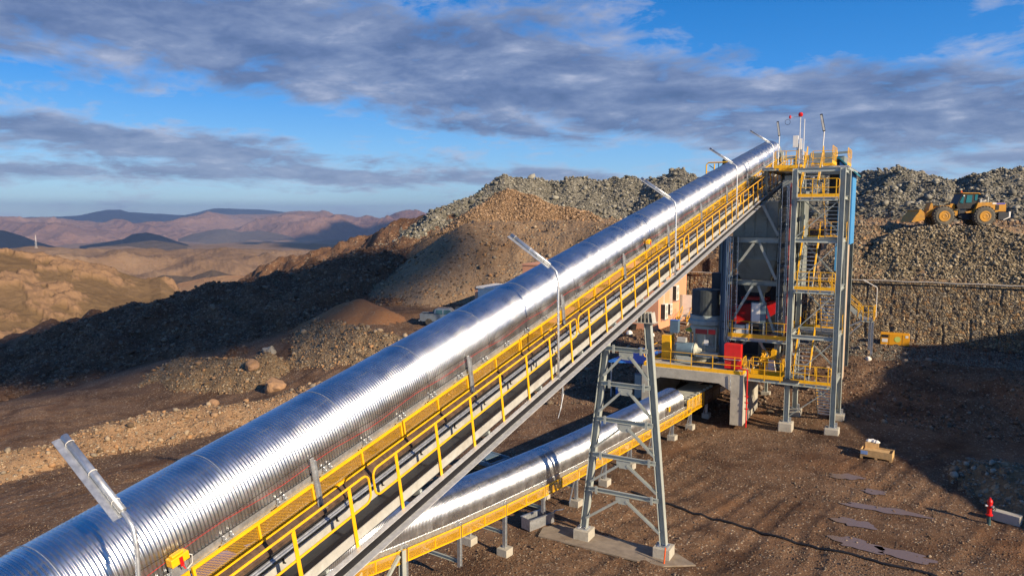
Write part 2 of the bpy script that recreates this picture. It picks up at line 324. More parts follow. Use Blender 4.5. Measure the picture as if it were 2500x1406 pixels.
    L['upper_heap'] = ridge(x, y, [(-60.5, 99.5, 14.8), (-58.2, 103.7, 17.0), (-54.5, 104.5, 16.2), (-51.5, 105, 15.0), (-46.1, 105.5, 13.7), (-41, 103.7, 12)], 33, .9, 5, 61)
    L['loader_heap'] = ridge(x, y, [(-1.2, 78.2, 11.9), (2, 77.9, 12.55), (3.4, 77.7, 12.45), (4.8, 77.9, 12.25), (8, 77.6, 11.4), (12, 77, 10.8), (22, 76, 10.5)], 38, .7, 3, 71)
    L['red_heap'] = ridge(x, y, [(-58, 65, 3.1), (-55.8, 65, 3.7), (-53, 64.5, 2.9)], 30, .25, 3, 81)
    L['spill_heap'] = ridge(x, y, [(-68, 50.6, -1.7), (-64, 51, -1.3), (-60.5, 51, -1.3), (-57, 52, -1.0)], 30, .7, 4, 91)+fbm(x, y, 3, 93)*.35
    L['spill_heap'] = np.maximum(L['spill_heap'], ridge(x, y, [(-58.5, 61.5, 1.9), (-54, 59.5, 1.7), (-49, 58.3, 1.5), (-43, 58.5, 1.1)], 31, .8, 4, 94)+fbm(x, y, 3, 95)*.3)
    L['side_hill'] = ridge(x, y, [(42, 14, -3), (37, 22, 3.0), (36, 27.5, 10.6), (36, 30, 13.9), (36, 33, 16.4), (36, 37, 17.6), (35, 42, 18.7), (34, 50, 18.4), (34, 60, 18.6), (34.5, 64, 17.1), (35, 70, 15), (36, 90, 14)], 41, 1.0, 6, 101)
    L['rubble'] = ridge(x, y, [(3.2, 44.5, .55), (4.4, 43, .85), (6, 40.3, 1.0), (9, 39, 1.2)], 33, .5, 2, 111)+fbm(x*1.3, y*1.3, 3, 113)*.3
    cut = np.where((y > 72.2) & (y < 95) & (x > -26) & (x < 30), 7.3, 1e9)       # fill behind the gabion wall
    L['loader_heap'] = np.minimum(L['loader_heap'], 7.35+(y-73.2)*.95+fbm(x/1.5, y/1.5, 3, 77)*.5)
    hold = ((y < 73.0) & (y > 60) & (x > -23.5) & (x < 24)) | ((y < 80.6) & (y > 60) & (x > -23.5) & (x < -8.6))
    for k in ('bench', 'loader_heap'): L[k] = np.where(hold, -99, L[k])
    fill = np.where((((y >= 73.0) & (x > -8.0)) | (y >= 80.6)) & (y < 90) & (x > -23.5) & (x < 24), 7.35+fbm(x, y, 2, 5)*.15, -99)
    L['bench'] = np.maximum(L['bench'], fill)
    yard = (x > -43) & (x < -23) & (y > 60) & (y < 77)
    for k in ('bench',): L[k] = np.where(yard & (x > -43.5), np.minimum(L[k], L['ground']-.5), L[k])
    return L
PUD = [(-2.8, 40.9, .75, .45, -.13), (-.9, 37.4, 1.5, .42, -.26), (-2.0, 35.3, .75, .5, -.33), (-1.7, 33.2, 1.0, .55, -.40), (0.1, 33.0, 1.2, .4, -.40), (-1.4, 39.4, .6, .3, -.18), (-36.5, 33.5, 1.7, .8, -.95)]
def H(x, y):
    L = H_all(np.atleast_1d(np.float64(x)), np.atleast_1d(np.float64(y))); return float(max(v[0] for v in L.values()))
def Hv(x, y, keys=None):
    L = H_all(x, y); return np.max(np.stack([L[k] for k in (keys or L)]), axis=0)

def fast_mesh(name, V, F, m, smooth=True):
    me = bpy.data.meshes.new(name); me.vertices.add(len(V)); me.vertices.foreach_set('co', np.ascontiguousarray(V, np.float32).ravel())
    n = F.shape[1]; me.loops.add(F.size); me.loops.foreach_set('vertex_index', F.ravel().astype(np.int32))
    me.polygons.add(len(F)); me.polygons.foreach_set('loop_start', np.arange(0, F.size, n, dtype=np.int32)); me.polygons.foreach_set('loop_total', np.full(len(F), n, np.int32))
    me.update(calc_edges=True)
    if smooth: me.polygons.foreach_set('use_smooth', np.ones(len(F), bool))
    me.materials.append(m); o = bpy.data.objects.new(name, me); COL.objects.link(o); return o

def soil_mat(name, cols, peb, pscale=5., pmix=.5, stain=None, big=.12, bump=.5, fine=2.2, wet=False):
    """loose soil and broken stone: cols = ramp of soil colours, peb = ramp of stone colours (random per cell)"""
    m = bpy.data.materials.new(name); m.use_nodes = True; t = NT(m.node_tree)
    c = t.n('ShaderNodeTexCoord').outputs['Object']
    nA = t.n('ShaderNodeTexNoise', {'Vector': c, 'Scale': big, 'Detail': 6, 'Roughness': .6}).outputs[0]
    nB = t.n('ShaderNodeTexNoise', {'Vector': c, 'Scale': fine, 'Detail': 8, 'Roughness': .7}).outputs[0]
    f = t.m('ADD', t.m('MULTIPLY', nA, .65), t.m('MULTIPLY', nB, .45))
    n = len(cols); base = t.ramp(f, [(.36+.34*i/(n-1), q) for i, q in enumerate(cols)])
    v1 = t.n('ShaderNodeTexVoronoi', {'Vector': c, 'Scale': pscale, 'Randomness': 1.}); v2 = t.n('ShaderNodeTexVoronoi', {'Vector': c, 'Scale': pscale*2.7})
    k = len(peb); r1 = t.n('ShaderNodeSeparateColor', {0: v1.outputs['Color']}).outputs; r2 = t.n('ShaderNodeSeparateColor', {0: v2.outputs['Color']}).outputs
    s1 = t.ramp(r1[0], [(i/k, q) for i, q in enumerate(peb)], 'CONSTANT'); s2 = t.ramp(r2[0], [(i/k, q) for i, q in enumerate(peb)], 'CONSTANT')
    on1 = t.m('MULTIPLY', t.m('LESS_THAN', r1[1], pmix), t.m('LESS_THAN', v1.outputs['Distance'], .42))
    on2 = t.m('MULTIPLY', t.m('LESS_THAN', r2[1], pmix*1.1), t.m('LESS_THAN', v2.outputs['Distance'], .45))
    cc = t.mix(t.m('MULTIPLY', on2, .75), base, s2); cc = t.mix(t.m('MULTIPLY', on1, .85), cc, s1)
    if stain:
        sn = t.m('MULTIPLY', t.m('SUBTRACT', t.n('ShaderNodeTexNoise', {'Vector': c, 'Scale': .16, 'Detail': 5}).outputs[0], .55), 7, clamp=True)
        cc = t.mix(t.m('MULTIPLY', sn, .6), cc, stain)
    if wet:
        wn = t.m('MULTIPLY', t.m('SUBTRACT', t.n('ShaderNodeTexNoise', {'Vector': c, 'Scale': .28, 'Detail': 7, 'Roughness': .62, 'Distortion': .6}).outputs[0], .47), 6.5, clamp=True)
        cc = t.mix(t.m('MULTIPLY', wn, .75), cc, (.42, .36, .34), 'MULTIPLY')
    b = t.n('ShaderNodeBsdfPrincipled', {'Base Color': cc, 'Roughness': .92, 'Specular IOR Level': .2})
    h = t.m('ADD', t.m('MULTIPLY', nB, .9), t.m('ADD', t.m('MULTIPLY', t.m('MULTIPLY', on1, t.m('SUBTRACT', .45, v1.outputs['Distance'])), 1.6), t.m('MULTIPLY', t.m('MULTIPLY', on2, t.m('SUBTRACT', .45, v2.outputs['Distance'])), .7)))
    bb = t.n('ShaderNodeBump', {'Height': h, 'Strength': bump, 'Distance': .6/pscale}); t.t.links.new(bb.outputs[0], b.inputs['Normal'])
    t.n('ShaderNodeOutputMaterial', {0: b.outputs[0]}); return m
TAN = (.42, .27, .15); BR = (.135, .080, .045); BRD = (.075, .047, .030); GR = (.20, .185, .15)
M_GROUND = soil_mat('pad_soil', [(.075, .043, .027), (.14, .082, .048), (.215, .13, .077)], [(.13, .095, .07), (.32, .24, .17), (.09, .07, .055), (.38, .31, .23), (.22, .13, .07)], 6.5, .42, stain=(.17, .08, .035), bump=1., wet=True)
M_GREY = soil_mat('grey_waste_rock', [(.10, .095, .075), (.17, .16, .13), (.24, .225, .18)], [(.13, .13, .11), (.27, .26, .215), (.08, .08, .07), (.34, .33, .28)], 1.5, .75, bump=1.)
M_BENCH = soil_mat('brown_heap_soil', [(.17, .11, .066), (.25, .17, .105), (.33, .235, .15)], [(.30, .20, .11), (.12, .08, .05), (.36, .29, .20), (.20, .17, .13), (.42, .25, .12)], 1.9, .45, stain=(.15, .075, .03), bump=.9)
M_UPPER = soil_mat('ochre_heap_stone', [(.14, .085, .048), (.21, .135, .078), (.28, .18, .105)], [(.34, .20, .10), (.12, .07, .04), (.26, .17, .10), (.42, .27, .15)], 1.7, .7, bump=1.)
M_LOAD = soil_mat('crushed_stone', [(.085, .070, .048), (.15, .125, .085), (.22, .18, .12)], [(.30, .25, .17), (.08, .065, .05), (.38, .33, .23), (.18, .14, .09)], 2.0, .7, bump=1.)
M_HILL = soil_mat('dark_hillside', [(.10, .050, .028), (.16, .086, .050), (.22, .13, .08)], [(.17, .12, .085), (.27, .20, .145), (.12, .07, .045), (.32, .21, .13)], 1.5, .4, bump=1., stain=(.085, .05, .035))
M_RED = soil_mat('orange_earth', [(.20, .09, .04), (.27, .13, .06), (.30, .16, .08)], [(.3, .2, .12), (.2, .12, .07)], 4., .2, bump=.5)
M_SPILL = soil_mat('broken_rock_spill', [(.13, .085, .048), (.20, .14, .08), (.28, .20, .12)], [(.30, .24, .15), (.10, .08, .06), (.38, .31, .21), (.22, .16, .10)], 2.3, .6, bump=1.)

M_BERM = soil_mat('berm_soil', [(.20, .12, .062), (.29, .18, .10), (.36, .25, .15)], [(.36, .24, .14), (.16, .10, .06), (.44, .34, .23), (.26, .19, .12)], 3.2, .5, bump=1.)
def terrain():
    a = np.concatenate([np.arange(-180, -78, 3.), np.arange(-78, -67, .5), np.arange(-67, 9, .085), np.arange(9, 62, .5), np.arange(62, 180.1, 3.)])
    a = np.radians(a); r = np.concatenate([[1.5, 4, 7, 9], 10.*np.exp(np.arange(0, 3.22, .0058))])
    A, Rr = np.meshgrid(a, r, indexing='ij'); X = np.sin(A)*Rr; Y = np.cos(A)*Rr
    L = H_all(X, Y); keys = list(L); S = np.stack([L[k] for k in keys]); Z = S.max(0); W_ = S.argmax(0)
    nA, nR = X.shape; idx = np.arange(nA*nR).reshape(nA, nR)
    F = np.stack([idx[:-1, :-1], idx[1:, :-1], idx[1:, 1:], idx[:-1, 1:]], -1).reshape(-1, 4)[:, ::-1]
    own = W_[:-1, :-1].ravel(); V = np.stack([X.ravel(), Y.ravel(), Z.ravel()], -1)
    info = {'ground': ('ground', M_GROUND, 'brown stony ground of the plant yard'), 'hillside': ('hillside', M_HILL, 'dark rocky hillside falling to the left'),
            'grey_dump': ('waste_rock_hill', M_GREY, 'grey waste rock dump along the skyline'), 'bench': ('bench_hill', M_BENCH, 'flat topped brown earth bench behind the wall'),
            'upper_heap': ('ochre_stone_hill', M_UPPER, 'ochre stone heap on top of the brown bench'), 'loader_heap': ('crushed_stone_hill', M_LOAD, 'crushed stone heap below the wheel loader'),
            'red_heap': ('orange_earth_hill', M_RED, 'small orange earth mound beside the pickup trucks'), 'spill_heap': ('rock_spill_slope', M_SPILL, 'broken rock spilled down the terrace edge'),
            'side_hill': ('side_hill', M_BENCH, 'brown hill at the right edge of the yard'), 'berm': ('berm', M_BERM, 'tan stony berm along the edge of the dirt road'), 'rubble': ('rubble_mound', M_SPILL, 'low rubble mound behind the hydrant')}
    for i, k in enumerate(keys):
        f = F[own == i]
        if not len(f): continue
        u, inv = np.unique(f, return_inverse=True); nm, m, lb = info[k]
        tag(fast_mesh(nm, V[u], inv.reshape(f.shape), m), lb, kind='structure')
terrain()
# puddles
M_PUD = bpy.data.materials.new('muddy_water'); M_PUD.use_nodes = True; _t = NT(M_PUD.node_tree)
_b = _t.n('ShaderNodeBsdfPrincipled', {'Base Color': (.17, .12, .095, 1), 'Roughness': .2, 'Specular IOR Level': .5}); _t.n('ShaderNodeOutputMaterial', {0: _b.outputs[0]})
for i, (cx_, cy_, rx, ry, zz_) in enumerate(PUD):
    mb = MB(); n = 60; ps = []
    for k in range(n):
        t = 2*math.pi*k/n; q = 1+.22*math.sin(2*t+i)+.15*math.sin(5*t+2*i)+.08*math.sin(9*t+i*3)
        ps.append((cx_+rx*q*math.cos(t), cy_+ry*q*math.sin(t), zz_+.02))
    mb.add(ps, [tuple(range(n))]); tag(mb.build('puddle', M_PUD), 'muddy puddle lying on the yard', kind='structure')

# ------------------------------------------------------------------ loose rocks (uncountable)
def rock_variants(n, sub_):
    import bmesh
    out = []
    for i in range(n):
        bm = bmesh.new(); bmesh.ops.create_icosphere(bm, subdivisions=sub_, radius=1.)
        sc = rng.uniform(.65, 1.15, 3)
        for v in bm.verts:
            c = np.array(v.co); q = 1+rng.uniform(-.28, .22); v.co = Vector(c*sc*q)
        bm.verts.ensure_lookup_table(); out.append((np.array([v.co[:] for v in bm.verts]), np.array([[v.index for v in f.verts] for f in bm.faces]))); bm.free()
    return out
RV1 = rock_variants(8, 1)
def isl_mat(name, cols):
    m = bpy.data.materials.new(name); m.use_nodes = True; t = NT(m.node_tree)
    r = t.n('ShaderNodeNewGeometry').outputs['Random Per Island']; c = t.n('ShaderNodeTexCoord').outputs['Object']
    cc = t.ramp(r, [(i/len(cols), q) for i, q in enumerate(cols)], 'CONSTANT')
    nz = t.n('ShaderNodeTexNoise', {'Vector': c, 'Scale': 6, 'Detail': 6}).outputs[0]
    cc = t.mix(.6, cc, t.ramp(nz, [(.3, (.55, .55, .55)), (.7, (1.25, 1.25, 1.25))]), 'MULTIPLY')
    b = t.n('ShaderNodeBsdfPrincipled', {'Base Color': cc, 'Roughness': .9, 'Specular IOR Level': .25})
    bb = t.n('ShaderNodeBump', {'Height': nz, 'Strength': .5, 'Distance': .05}); t.t.links.new(bb.outputs[0], b.inputs['Normal'])
    t.n('ShaderNodeOutputMaterial', {0: b.outputs[0]}); return m
def rocks(name, label, x, y, size, m, keep=None, sink=.25, flat=.75, variants=RV1):
    L = H_all(x, y); keys = list(L); S = np.stack([L[k] for k in keys]); z = S.max(0)
    if keep:
        ok = np.isin(np.array(keys)[S.argmax(0)], keep); x, y, z, size = x[ok], y[ok], z[ok], size[ok]
    Vs, Fs, o = [], [], 0; which = rng.integers(0, len(variants), len(x))
    for k, (rv, rf) in enumerate(variants):
        s_ = which == k; n = s_.sum()
        if not n: continue
        th = rng.uniform(0, 2*np.pi, n); ph = rng.uniform(-.6, .6, n); c, s = np.cos(th), np.sin(th); cp_, sp_ = np.cos(ph), np.sin(ph)
        P = np.repeat(rv[None], n, 0)*(size[s_][:, None, None]*.5)*rng.uniform(.75, 1.25, (n, 1, 3))
        P[..., 2] *= flat
        X_ = P[..., 0]*cp_[:, None]-P[..., 2]*sp_[:, None]; Z_ = P[..., 0]*sp_[:, None]+P[..., 2]*cp_[:, None]; Y_ = P[..., 1]
        X2 = X_*c[:, None]-Y_*s[:, None]; Y2 = X_*s[:, None]+Y_*c[:, None]
        V = np.stack([X2+x[s_][:, None], Y2+y[s_][:, None], Z_+(z[s_]+size[s_]*(.5-sink)*flat)[:, None]], -1).reshape(-1, 3)
        F = (rf[None]+(np.arange(n)*len(rv))[:, None, None]+o).reshape(-1, 3); Vs.append(V); Fs.append(F); o += len(V)
    ob = fast_mesh(name, np.concatenate(Vs), np.concatenate(Fs), m, False)
    return tag(ob, label, 'rocks', kind='stuff')
def polar(n, a0, a1, r0, r1, pw=1.):
    a = np.radians(rng.uniform(a0, a1, n)); r = r0+(r1-r0)*rng.uniform(0, 1, n)**pw; return np.sin(a)*r, np.cos(a)*r
def sizes(n, lo, hi, p=2.6): return lo*(1-rng.uniform(0, 1, n)*(1-(lo/hi)**p))**(-1/p)
RK_G = isl_mat('loose_grey_rock', [(.16, .155, .13), (.25, .24, .20), (.11, .11, .09), (.32, .31, .26), (.20, .185, .15)])
RK_B = isl_mat('loose_brown_rock', [(.19, .13, .08), (.30, .20, .12), (.12, .085, .055), (.36, .28, .19), (.24, .20, .15), (.38, .22, .11)])
RK_O = isl_mat('loose_ochre_rock', [(.24, .16, .095), (.30, .20, .12), (.15, .10, .06), (.36, .25, .16)])
RK_L = isl_mat('loose_crushed_rock', [(.22, .18, .12), (.32, .27, .18), (.13, .11, .075), (.40, .34, .24), (.17, .13, .085)])
RK_P = isl_mat('yard_gravel', [(.14, .09, .06), (.21, .14, .09), (.10, .065, .042), (.30, .24, .18), (.18, .11, .07), (.15, .12, .09)])
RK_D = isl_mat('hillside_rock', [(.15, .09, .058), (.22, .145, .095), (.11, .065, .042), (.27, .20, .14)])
n = 60000; x, y = polar(n, -40, 9, 95, 145); rocks('dump_rocks', 'grey boulders covering the waste rock dump', x, y, sizes(n, .20, 1.3, 3.0), RK_G, ['grey_dump'])
n = 9000; x, y = polar(n, -44, 8, 76, 115); rocks('bench_rocks', 'mixed stones lying on the brown bench', x, y, sizes(n, .14, .9, 2.9), RK_B, ['bench'])
n = 26000; x = rng.uniform(-68, -34, n); y = rng.uniform(92, 112, n); rocks('ochre_rocks', 'ochre stones covering the upper heap', x, y, sizes(n, .18, .6, 3.2), RK_O, ['upper_heap'])
n = 24000; x = rng.uniform(-8, 20, n); y = rng.uniform(71, 84, n); rocks('crushed_rocks', 'crushed stones covering the heap below the loader', x, y, sizes(n, .13, .45, 3.2), RK_L, ['loader_heap'])
n = 16000; x = rng.uniform(-75, -38, n); y = rng.uniform(44, 66, n); rocks('spill_rocks', 'rocks scattered over the terrace slope', x, y, sizes(n, .10, .8, 3.0), RK_B, ['spill_heap'])
n = 9000; x = rng.uniform(-8, 20, n); y = rng.uniform(72.6, 80, n); rocks('fill_rocks', 'stones on the fill behind the gabion wall', x, y, sizes(n, .12, .4, 3.0), RK_L, ['bench'])
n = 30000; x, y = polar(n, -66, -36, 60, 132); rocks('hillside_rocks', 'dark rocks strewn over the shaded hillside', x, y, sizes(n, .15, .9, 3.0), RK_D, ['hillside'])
n = 26000; x = rng.uniform(-56, -36, n); y = rng.uniform(18, 52, n); rocks('berm_rocks', 'tan rocks lining the edge of the dirt road', x, y, sizes(n, .06, .75, 2.5), RK_B, ['berm'])
n = 110000; x, y = polar(n, -64, 8, 25, 62); d_ = fbm(x/3.5, y/3.5, 3, 300); ok = (d_ > .02+.28*rng.uniform(-.5, .5, n)); x, y = x[ok], y[ok]; rocks('yard_gravel', 'gravel strewn over the plant yard', x, y, sizes(len(x), .032, .17, 3.6), RK_P, ['ground'])
n = 9000; x, y = polar(n, -34, 9, 52, 74); rocks('bank_rocks', 'stones on the bank below the upper road', x, y, sizes(n, .10, .55, 2.8), RK_P, ['ground'])
n = 14000; x = rng.uniform(-9, 9, n); y = rng.uniform(65.5, 72, n); rocks('road_gravel', 'grey gravel on the upper road below the gabion wall', x, y, sizes(n, .05, .16, 3.2), RK_G, ['ground'])
n = 3000; x = rng.uniform(0, 11, n); y = rng.uniform(36, 48, n); rocks('rubble_rocks', 'rubble on the mound behind the hydrant', x, y, sizes(n, .08, .5), RK_G, ['rubble'])
n = 2500; x = rng.uniform(-32, -14, n); y = rng.uniform(52, 76, n); rocks('terrace_stones', 'stones on the terrace before the pink building', x, y, sizes(n, .06, .3), RK_B, ['ground'])

# ------------------------------------------------------------------ far country (real distances, real relief)
def px_az(px): return math.degrees(math.atan2(px-1250, 1800*math.cos(PITCH)))-28.978
def px_z(px, py, D):                                   # height seen at image row py for forward distance D, ground range
    f_ = 1800.; u = (703-py); fw = f_*math.cos(PITCH)+u*math.sin(PITCH); up = u*math.cos(PITCH)-f_*math.sin(PITCH)
    return CAMZ+up/math.hypot(fw, px-1250)*D
def far_mat(name, cols, sc, bump=.6, cols2=None, steep=None):
    m = bpy.data.materials.new(name); m.use_nodes = True; t = NT(m.node_tree)
    c = t.n('ShaderNodeTexCoord').outputs['Object']
    a = t.n('ShaderNodeTexNoise', {'Vector': c, 'Scale': sc, 'Detail': 9, 'Roughness': .62}).outputs[0]
    b2 = t.n('ShaderNodeTexNoise', {'Vector': c, 'Scale': sc*9, 'Detail': 8, 'Roughness': .7}).outputs[0]
    f = t.m('ADD', t.m('MULTIPLY', a, .7), t.m('MULTIPLY', b2, .35)); n_ = len(cols)
    cc = t.ramp(f, [(.36+.32*i/(n_-1), q) for i, q in enumerate(cols)])
    if steep:
        at = t.n('ShaderNodeAttribute', attribute_name='outcrop').outputs['Fac']; cc = t.mix(at, cc, steep)
    b = t.n('ShaderNodeBsdfPrincipled', {'Base Color': cc, 'Roughness': .95, 'Specular IOR Level': .1})
    bb = t.n('ShaderNodeBump', {'Height': b2, 'Strength': bump, 'Distance': 1.2/sc/20}); t.t.links.new(bb.outputs[0], b.inputs['Normal'])
    t.n('ShaderNodeOutputMaterial', {0: b.outputs[0]}); return m
def layer(name, label, sky_, D, front, back, zf, m, rough, nsc, na=420, nr=110, seed=1, pw=1., sm=0, knobs=0):
    """a range: crest height from sky_ (image x, image y) at ground range D; slopes run out to D*front and D*back at height zf"""
    px = np.array([p[0] for p in sky_], float); az_ = np.array([px_az(p) for p in px]); zc = np.array([px_z(p[0], p[1], D) for p in sky_])
    a = np.linspace(az_[0], az_[-1], na); crest = np.interp(a, az_, zc)
    q = np.linspace(0, 1, nr); Q, A = np.meshgrid(q, a); cr = crest[:, None]
    Ra = np.where(Q < .6, front+(1-front)*(Q/.6), 1+(back-1)*((Q-.6)/.4))
    wob = 1+.05*fbm(np.radians(A)*D/nsc*.5, Q*0+3., 3, seed+50)
    Rr = D*Ra*np.where(Q > 0, wob, 1); X = np.sin(np.radians(A))*Rr; Y = np.cos(np.radians(A))*Rr
    prof = np.where(Q < .6, (Q/.6)**pw, 1-((Q-.6)/.4)); prof = np.clip(prof, 0, 1)
    Z = zf+(cr-zf)*prof
    rn = ridged(X/nsc, Y/nsc, 6, seed); amp = rough*3.2*prof*(1-prof)*(Q < .60)
    Z = Z+rn*amp+fbm(X/nsc*4, Y/nsc*4, 4, seed+9)*rough*.12
    out = np.zeros_like(Z)
    if knobs:
        k_ = fbm(X/30, Y/30, 6, seed+70, .6)+.45*fbm(X/5, Y/5, 4, seed+80)+.22*np.clip(Q/.6, 0, 1)**2; out = np.clip((k_-.25)*7, 0, 1)
        Z = Z+out*(knobs*(.4+1.3*np.clip(ridged(X/11, Y/11, 5, seed+90), -.3, 1)+.7*np.clip(ridged(X/4.2, Y/4.2, 4, seed+95), -.3, 1)))+ridged(X/5, Y/5, 4, seed+97)*.5
    ed = np.clip(np.minimum(np.linspace(0, 1, na), 1-np.linspace(0, 1, na))*30, 0, 1)[:, None]
    Z = zf+(Z-zf)*ed if sm else Z
    idx = np.arange(na*nr).reshape(na, nr); F = np.stack([idx[:-1, :-1], idx[1:, :-1], idx[1:, 1:], idx[:-1, 1:]], -1).reshape(-1, 4)[:, ::-1]
    o = fast_mesh(name, np.stack([X.ravel(), Y.ravel(), Z.ravel()], -1), F, m)
    if knobs:
        at = o.data.attributes.new('outcrop', 'FLOAT', 'POINT'); at.data.foreach_set('value', out.ravel().astype(np.float32))
    return tag(o, label, kind='structure')
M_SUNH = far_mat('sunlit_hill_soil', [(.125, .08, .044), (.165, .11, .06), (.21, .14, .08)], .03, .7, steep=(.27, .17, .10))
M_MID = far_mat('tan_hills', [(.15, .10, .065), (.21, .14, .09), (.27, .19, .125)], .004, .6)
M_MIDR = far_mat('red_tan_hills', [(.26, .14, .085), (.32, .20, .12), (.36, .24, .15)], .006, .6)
M_MTN = far_mat('rose_mountain_rock', [(.15, .085, .065), (.21, .125, .095), (.28, .18, .14)], .0007, .8)
M_MTD = far_mat('cloud_shaded_rock', [(.07, .055, .05), (.10, .08, .065), (.13, .10, .08)], .0008, .7)  # cloud shadow over the far hills is put into this darker rock colour
# plain reaching the horizon
def plain():
    a = np.radians(np.linspace(-110, 50, 360)); r = 150*np.exp(np.linspace(0, math.log(300), 170))
    A, Rr = np.meshgrid(a, r, indexing='ij'); X = np.sin(A)*Rr; Y = np.cos(A)*Rr
    Z = np.interp(Rr, [150, 400, 900, 2000, 4000, 6000, 12000, 45000], [-40, -75, -95, -135, -190, -262, -430, -900])
    Z = Z+fbm(X/700, Y/700, 6, 400)*np.interp(Rr, [200, 800, 3000, 20000], [3, 22, 50, 120])+ridged(X/260, Y/260, 4, 420)*np.interp(Rr, [200, 900, 5000], [1, 7, 14])
    nA, nR = X.shape; idx = np.arange(nA*nR).reshape(nA, nR); F = np.stack([idx[:-1, :-1], idx[1:, :-1], idx[1:, 1:], idx[:-1, 1:]], -1).reshape(-1, 4)[:, ::-1]
    tag(fast_mesh('plain', np.stack([X.ravel(), Y.ravel(), Z.ravel()], -1), F, M_MID), 'wide tan plain beyond the mine', kind='structure')
plain()
layer('sunlit_hill', 'near sunlit tan hill with pale rock outcrops', [(-420, 640), (-200, 612), (0, 614), (57, 619), (123, 631), (189, 644), (264, 658), (339, 680), (365, 684), (392, 679), (422, 693), (440, 720), (470, 760), (520, 830)], 360, .45, 1.3, -62, M_SUNH, 4.5, 60, 520, 260, 3, .75, knobs=1.5)
layer('red_hill', 'low reddish hill right of the sunlit hill', [(380, 725), (436, 692), (500, 677), (560, 670), (600, 671), (640, 690), (700, 730)], 620, .55, 1.3, -100, M_MIDR, 7, 110, 300, 120, 5, .8)
layer('tan_hills', 'long low tan hills on the plain', [(-300, 640), (-60, 625), (20, 607), (90, 603), (180, 608), (260, 611), (330, 607), (420, 612), (560, 607), (700, 610), (850, 609), (930, 612), (1100, 606), (1300, 612)], 2600, .50, 1.25, -150, M_MID, 60, 260, 700, 160, 7, .8)
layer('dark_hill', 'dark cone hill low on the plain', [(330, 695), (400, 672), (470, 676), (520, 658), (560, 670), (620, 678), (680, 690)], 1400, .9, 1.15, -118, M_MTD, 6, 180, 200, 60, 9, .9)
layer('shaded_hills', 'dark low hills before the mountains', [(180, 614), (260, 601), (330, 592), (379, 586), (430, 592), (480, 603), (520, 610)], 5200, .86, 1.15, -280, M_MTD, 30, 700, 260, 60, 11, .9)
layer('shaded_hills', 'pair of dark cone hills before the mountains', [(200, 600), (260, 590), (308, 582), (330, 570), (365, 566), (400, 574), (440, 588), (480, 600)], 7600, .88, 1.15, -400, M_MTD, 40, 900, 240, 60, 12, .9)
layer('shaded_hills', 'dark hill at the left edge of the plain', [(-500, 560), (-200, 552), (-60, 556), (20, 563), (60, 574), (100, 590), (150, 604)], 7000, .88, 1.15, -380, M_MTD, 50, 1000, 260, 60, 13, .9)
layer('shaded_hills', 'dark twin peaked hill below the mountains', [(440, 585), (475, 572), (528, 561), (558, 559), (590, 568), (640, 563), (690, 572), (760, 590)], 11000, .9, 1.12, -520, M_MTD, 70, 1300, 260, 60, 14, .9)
layer('pale_hills', 'pale hills at the foot of the mountains', [(620, 602), (660, 594), (706, 588), (760, 590), (800, 585), (880, 584), (960, 578), (1100, 575), (1300, 580)], 8200, .80, 1.15, -420, M_MID, 60, 800, 300, 80, 15, .9)
layer('mountains', 'rose coloured mountains with folded slopes', [(-700, 545), (-300, 538), (0, 541), (44, 536), (132, 534), (211, 543), (330, 548), (440, 543), (497, 530), (541, 521), (576, 526), (640, 523), (690, 523), (726, 519), (792, 519), (830, 528), (884, 539), (915, 534), (941, 535), (968, 526), (1020, 521), (1065, 526), (1100, 530), (1400, 535), (1900, 530), (2600, 540)], 15500, .62, 1.2, -560, M_MTN, 420, 1700, 1300, 260, 17, .85)
layer('far_mountains', 'dark blue mountains on the horizon', [(-900, 530), (-300, 535), (0, 532), (88, 529), (154, 530), (211, 525), (238, 519), (273, 512), (304, 512), (326, 519), (396, 523), (458, 525), (488, 519), (528, 509), (572, 510), (660, 513), (704, 519), (760, 524), (900, 532), (1400, 530), (2600, 530)], 22000, .8, 1.15, -700, M_MTD, 300, 2600, 1100, 140, 19, .8)
# ================================================================== inclined belt conveyor
P0 = Vector((-9.51, 10.85, 6.88)); EL = R_(10.48)
def W(s, t, n): return P0+Vector((t, s*math.cos(EL)-n*math.sin(EL), s*math.sin(EL)+n*math.cos(EL)))
conv = thing('inclined_belt_conveyor', 'long inclined belt conveyor under a silver corrugated half-round cover with yellow walkway rails', 'conveyor', P0, (EL, 0, 0))
def arch_sheet(r, xc, zc, zb, length, pitch=.0762, amp=.0108, narc=40, per=6):
    pr = [(xc+r, zb)]+[(xc+r*math.cos(math.pi*k/narc), zc+r*math.sin(math.pi*k/narc)) for k in range(narc+1)]+[(xc-r, zb)]
    ny = int(round(length/pitch))*per; V = []; F = []
    for i in range(ny+1):
        y = length*i/ny; d = amp*math.sin(2*math.pi*y/pitch)
        if i > ny-2*per: d += .006
        for x, z in pr:
            nx, nz = x-xc, max(z-zc, 0); L = math.hypot(nx, nz); V.append((x+nx/L*d, y, z+nz/L*d))
    m_ = len(pr)
    for i in range(ny):
        for k in range(m_-1): F.append((i*m_+k, (i+1)*m_+k, (i+1)*m_+k+1, i*m_+k+1))
    return np.array(V), np.array(F)
SH = 3.048
V_, F_ = arch_sheet(.86, -2.06, 1.60, 1.283, SH)
s0 = fast_mesh('cover_sheet', V_, F_, CORR); s0.parent = conv; s0.location = (0, 56.3-SH, 0)
for k in range(2, 24):
    c = cp(s0, conv, (0, -(k-1)*SH, 0)); c.rotation_euler = (0, 0, 0); c.location.x += random.uniform(-.004, .004)
strap = MB().path([(-2.06+.877*math.cos(a), 0, 1.60+.877*math.sin(a)) for a in [math.pi*j/28 for j in range(29)]], .007, 5).build('seam_strap', GALV, conv); strap.location = (0, 56.27, 0)
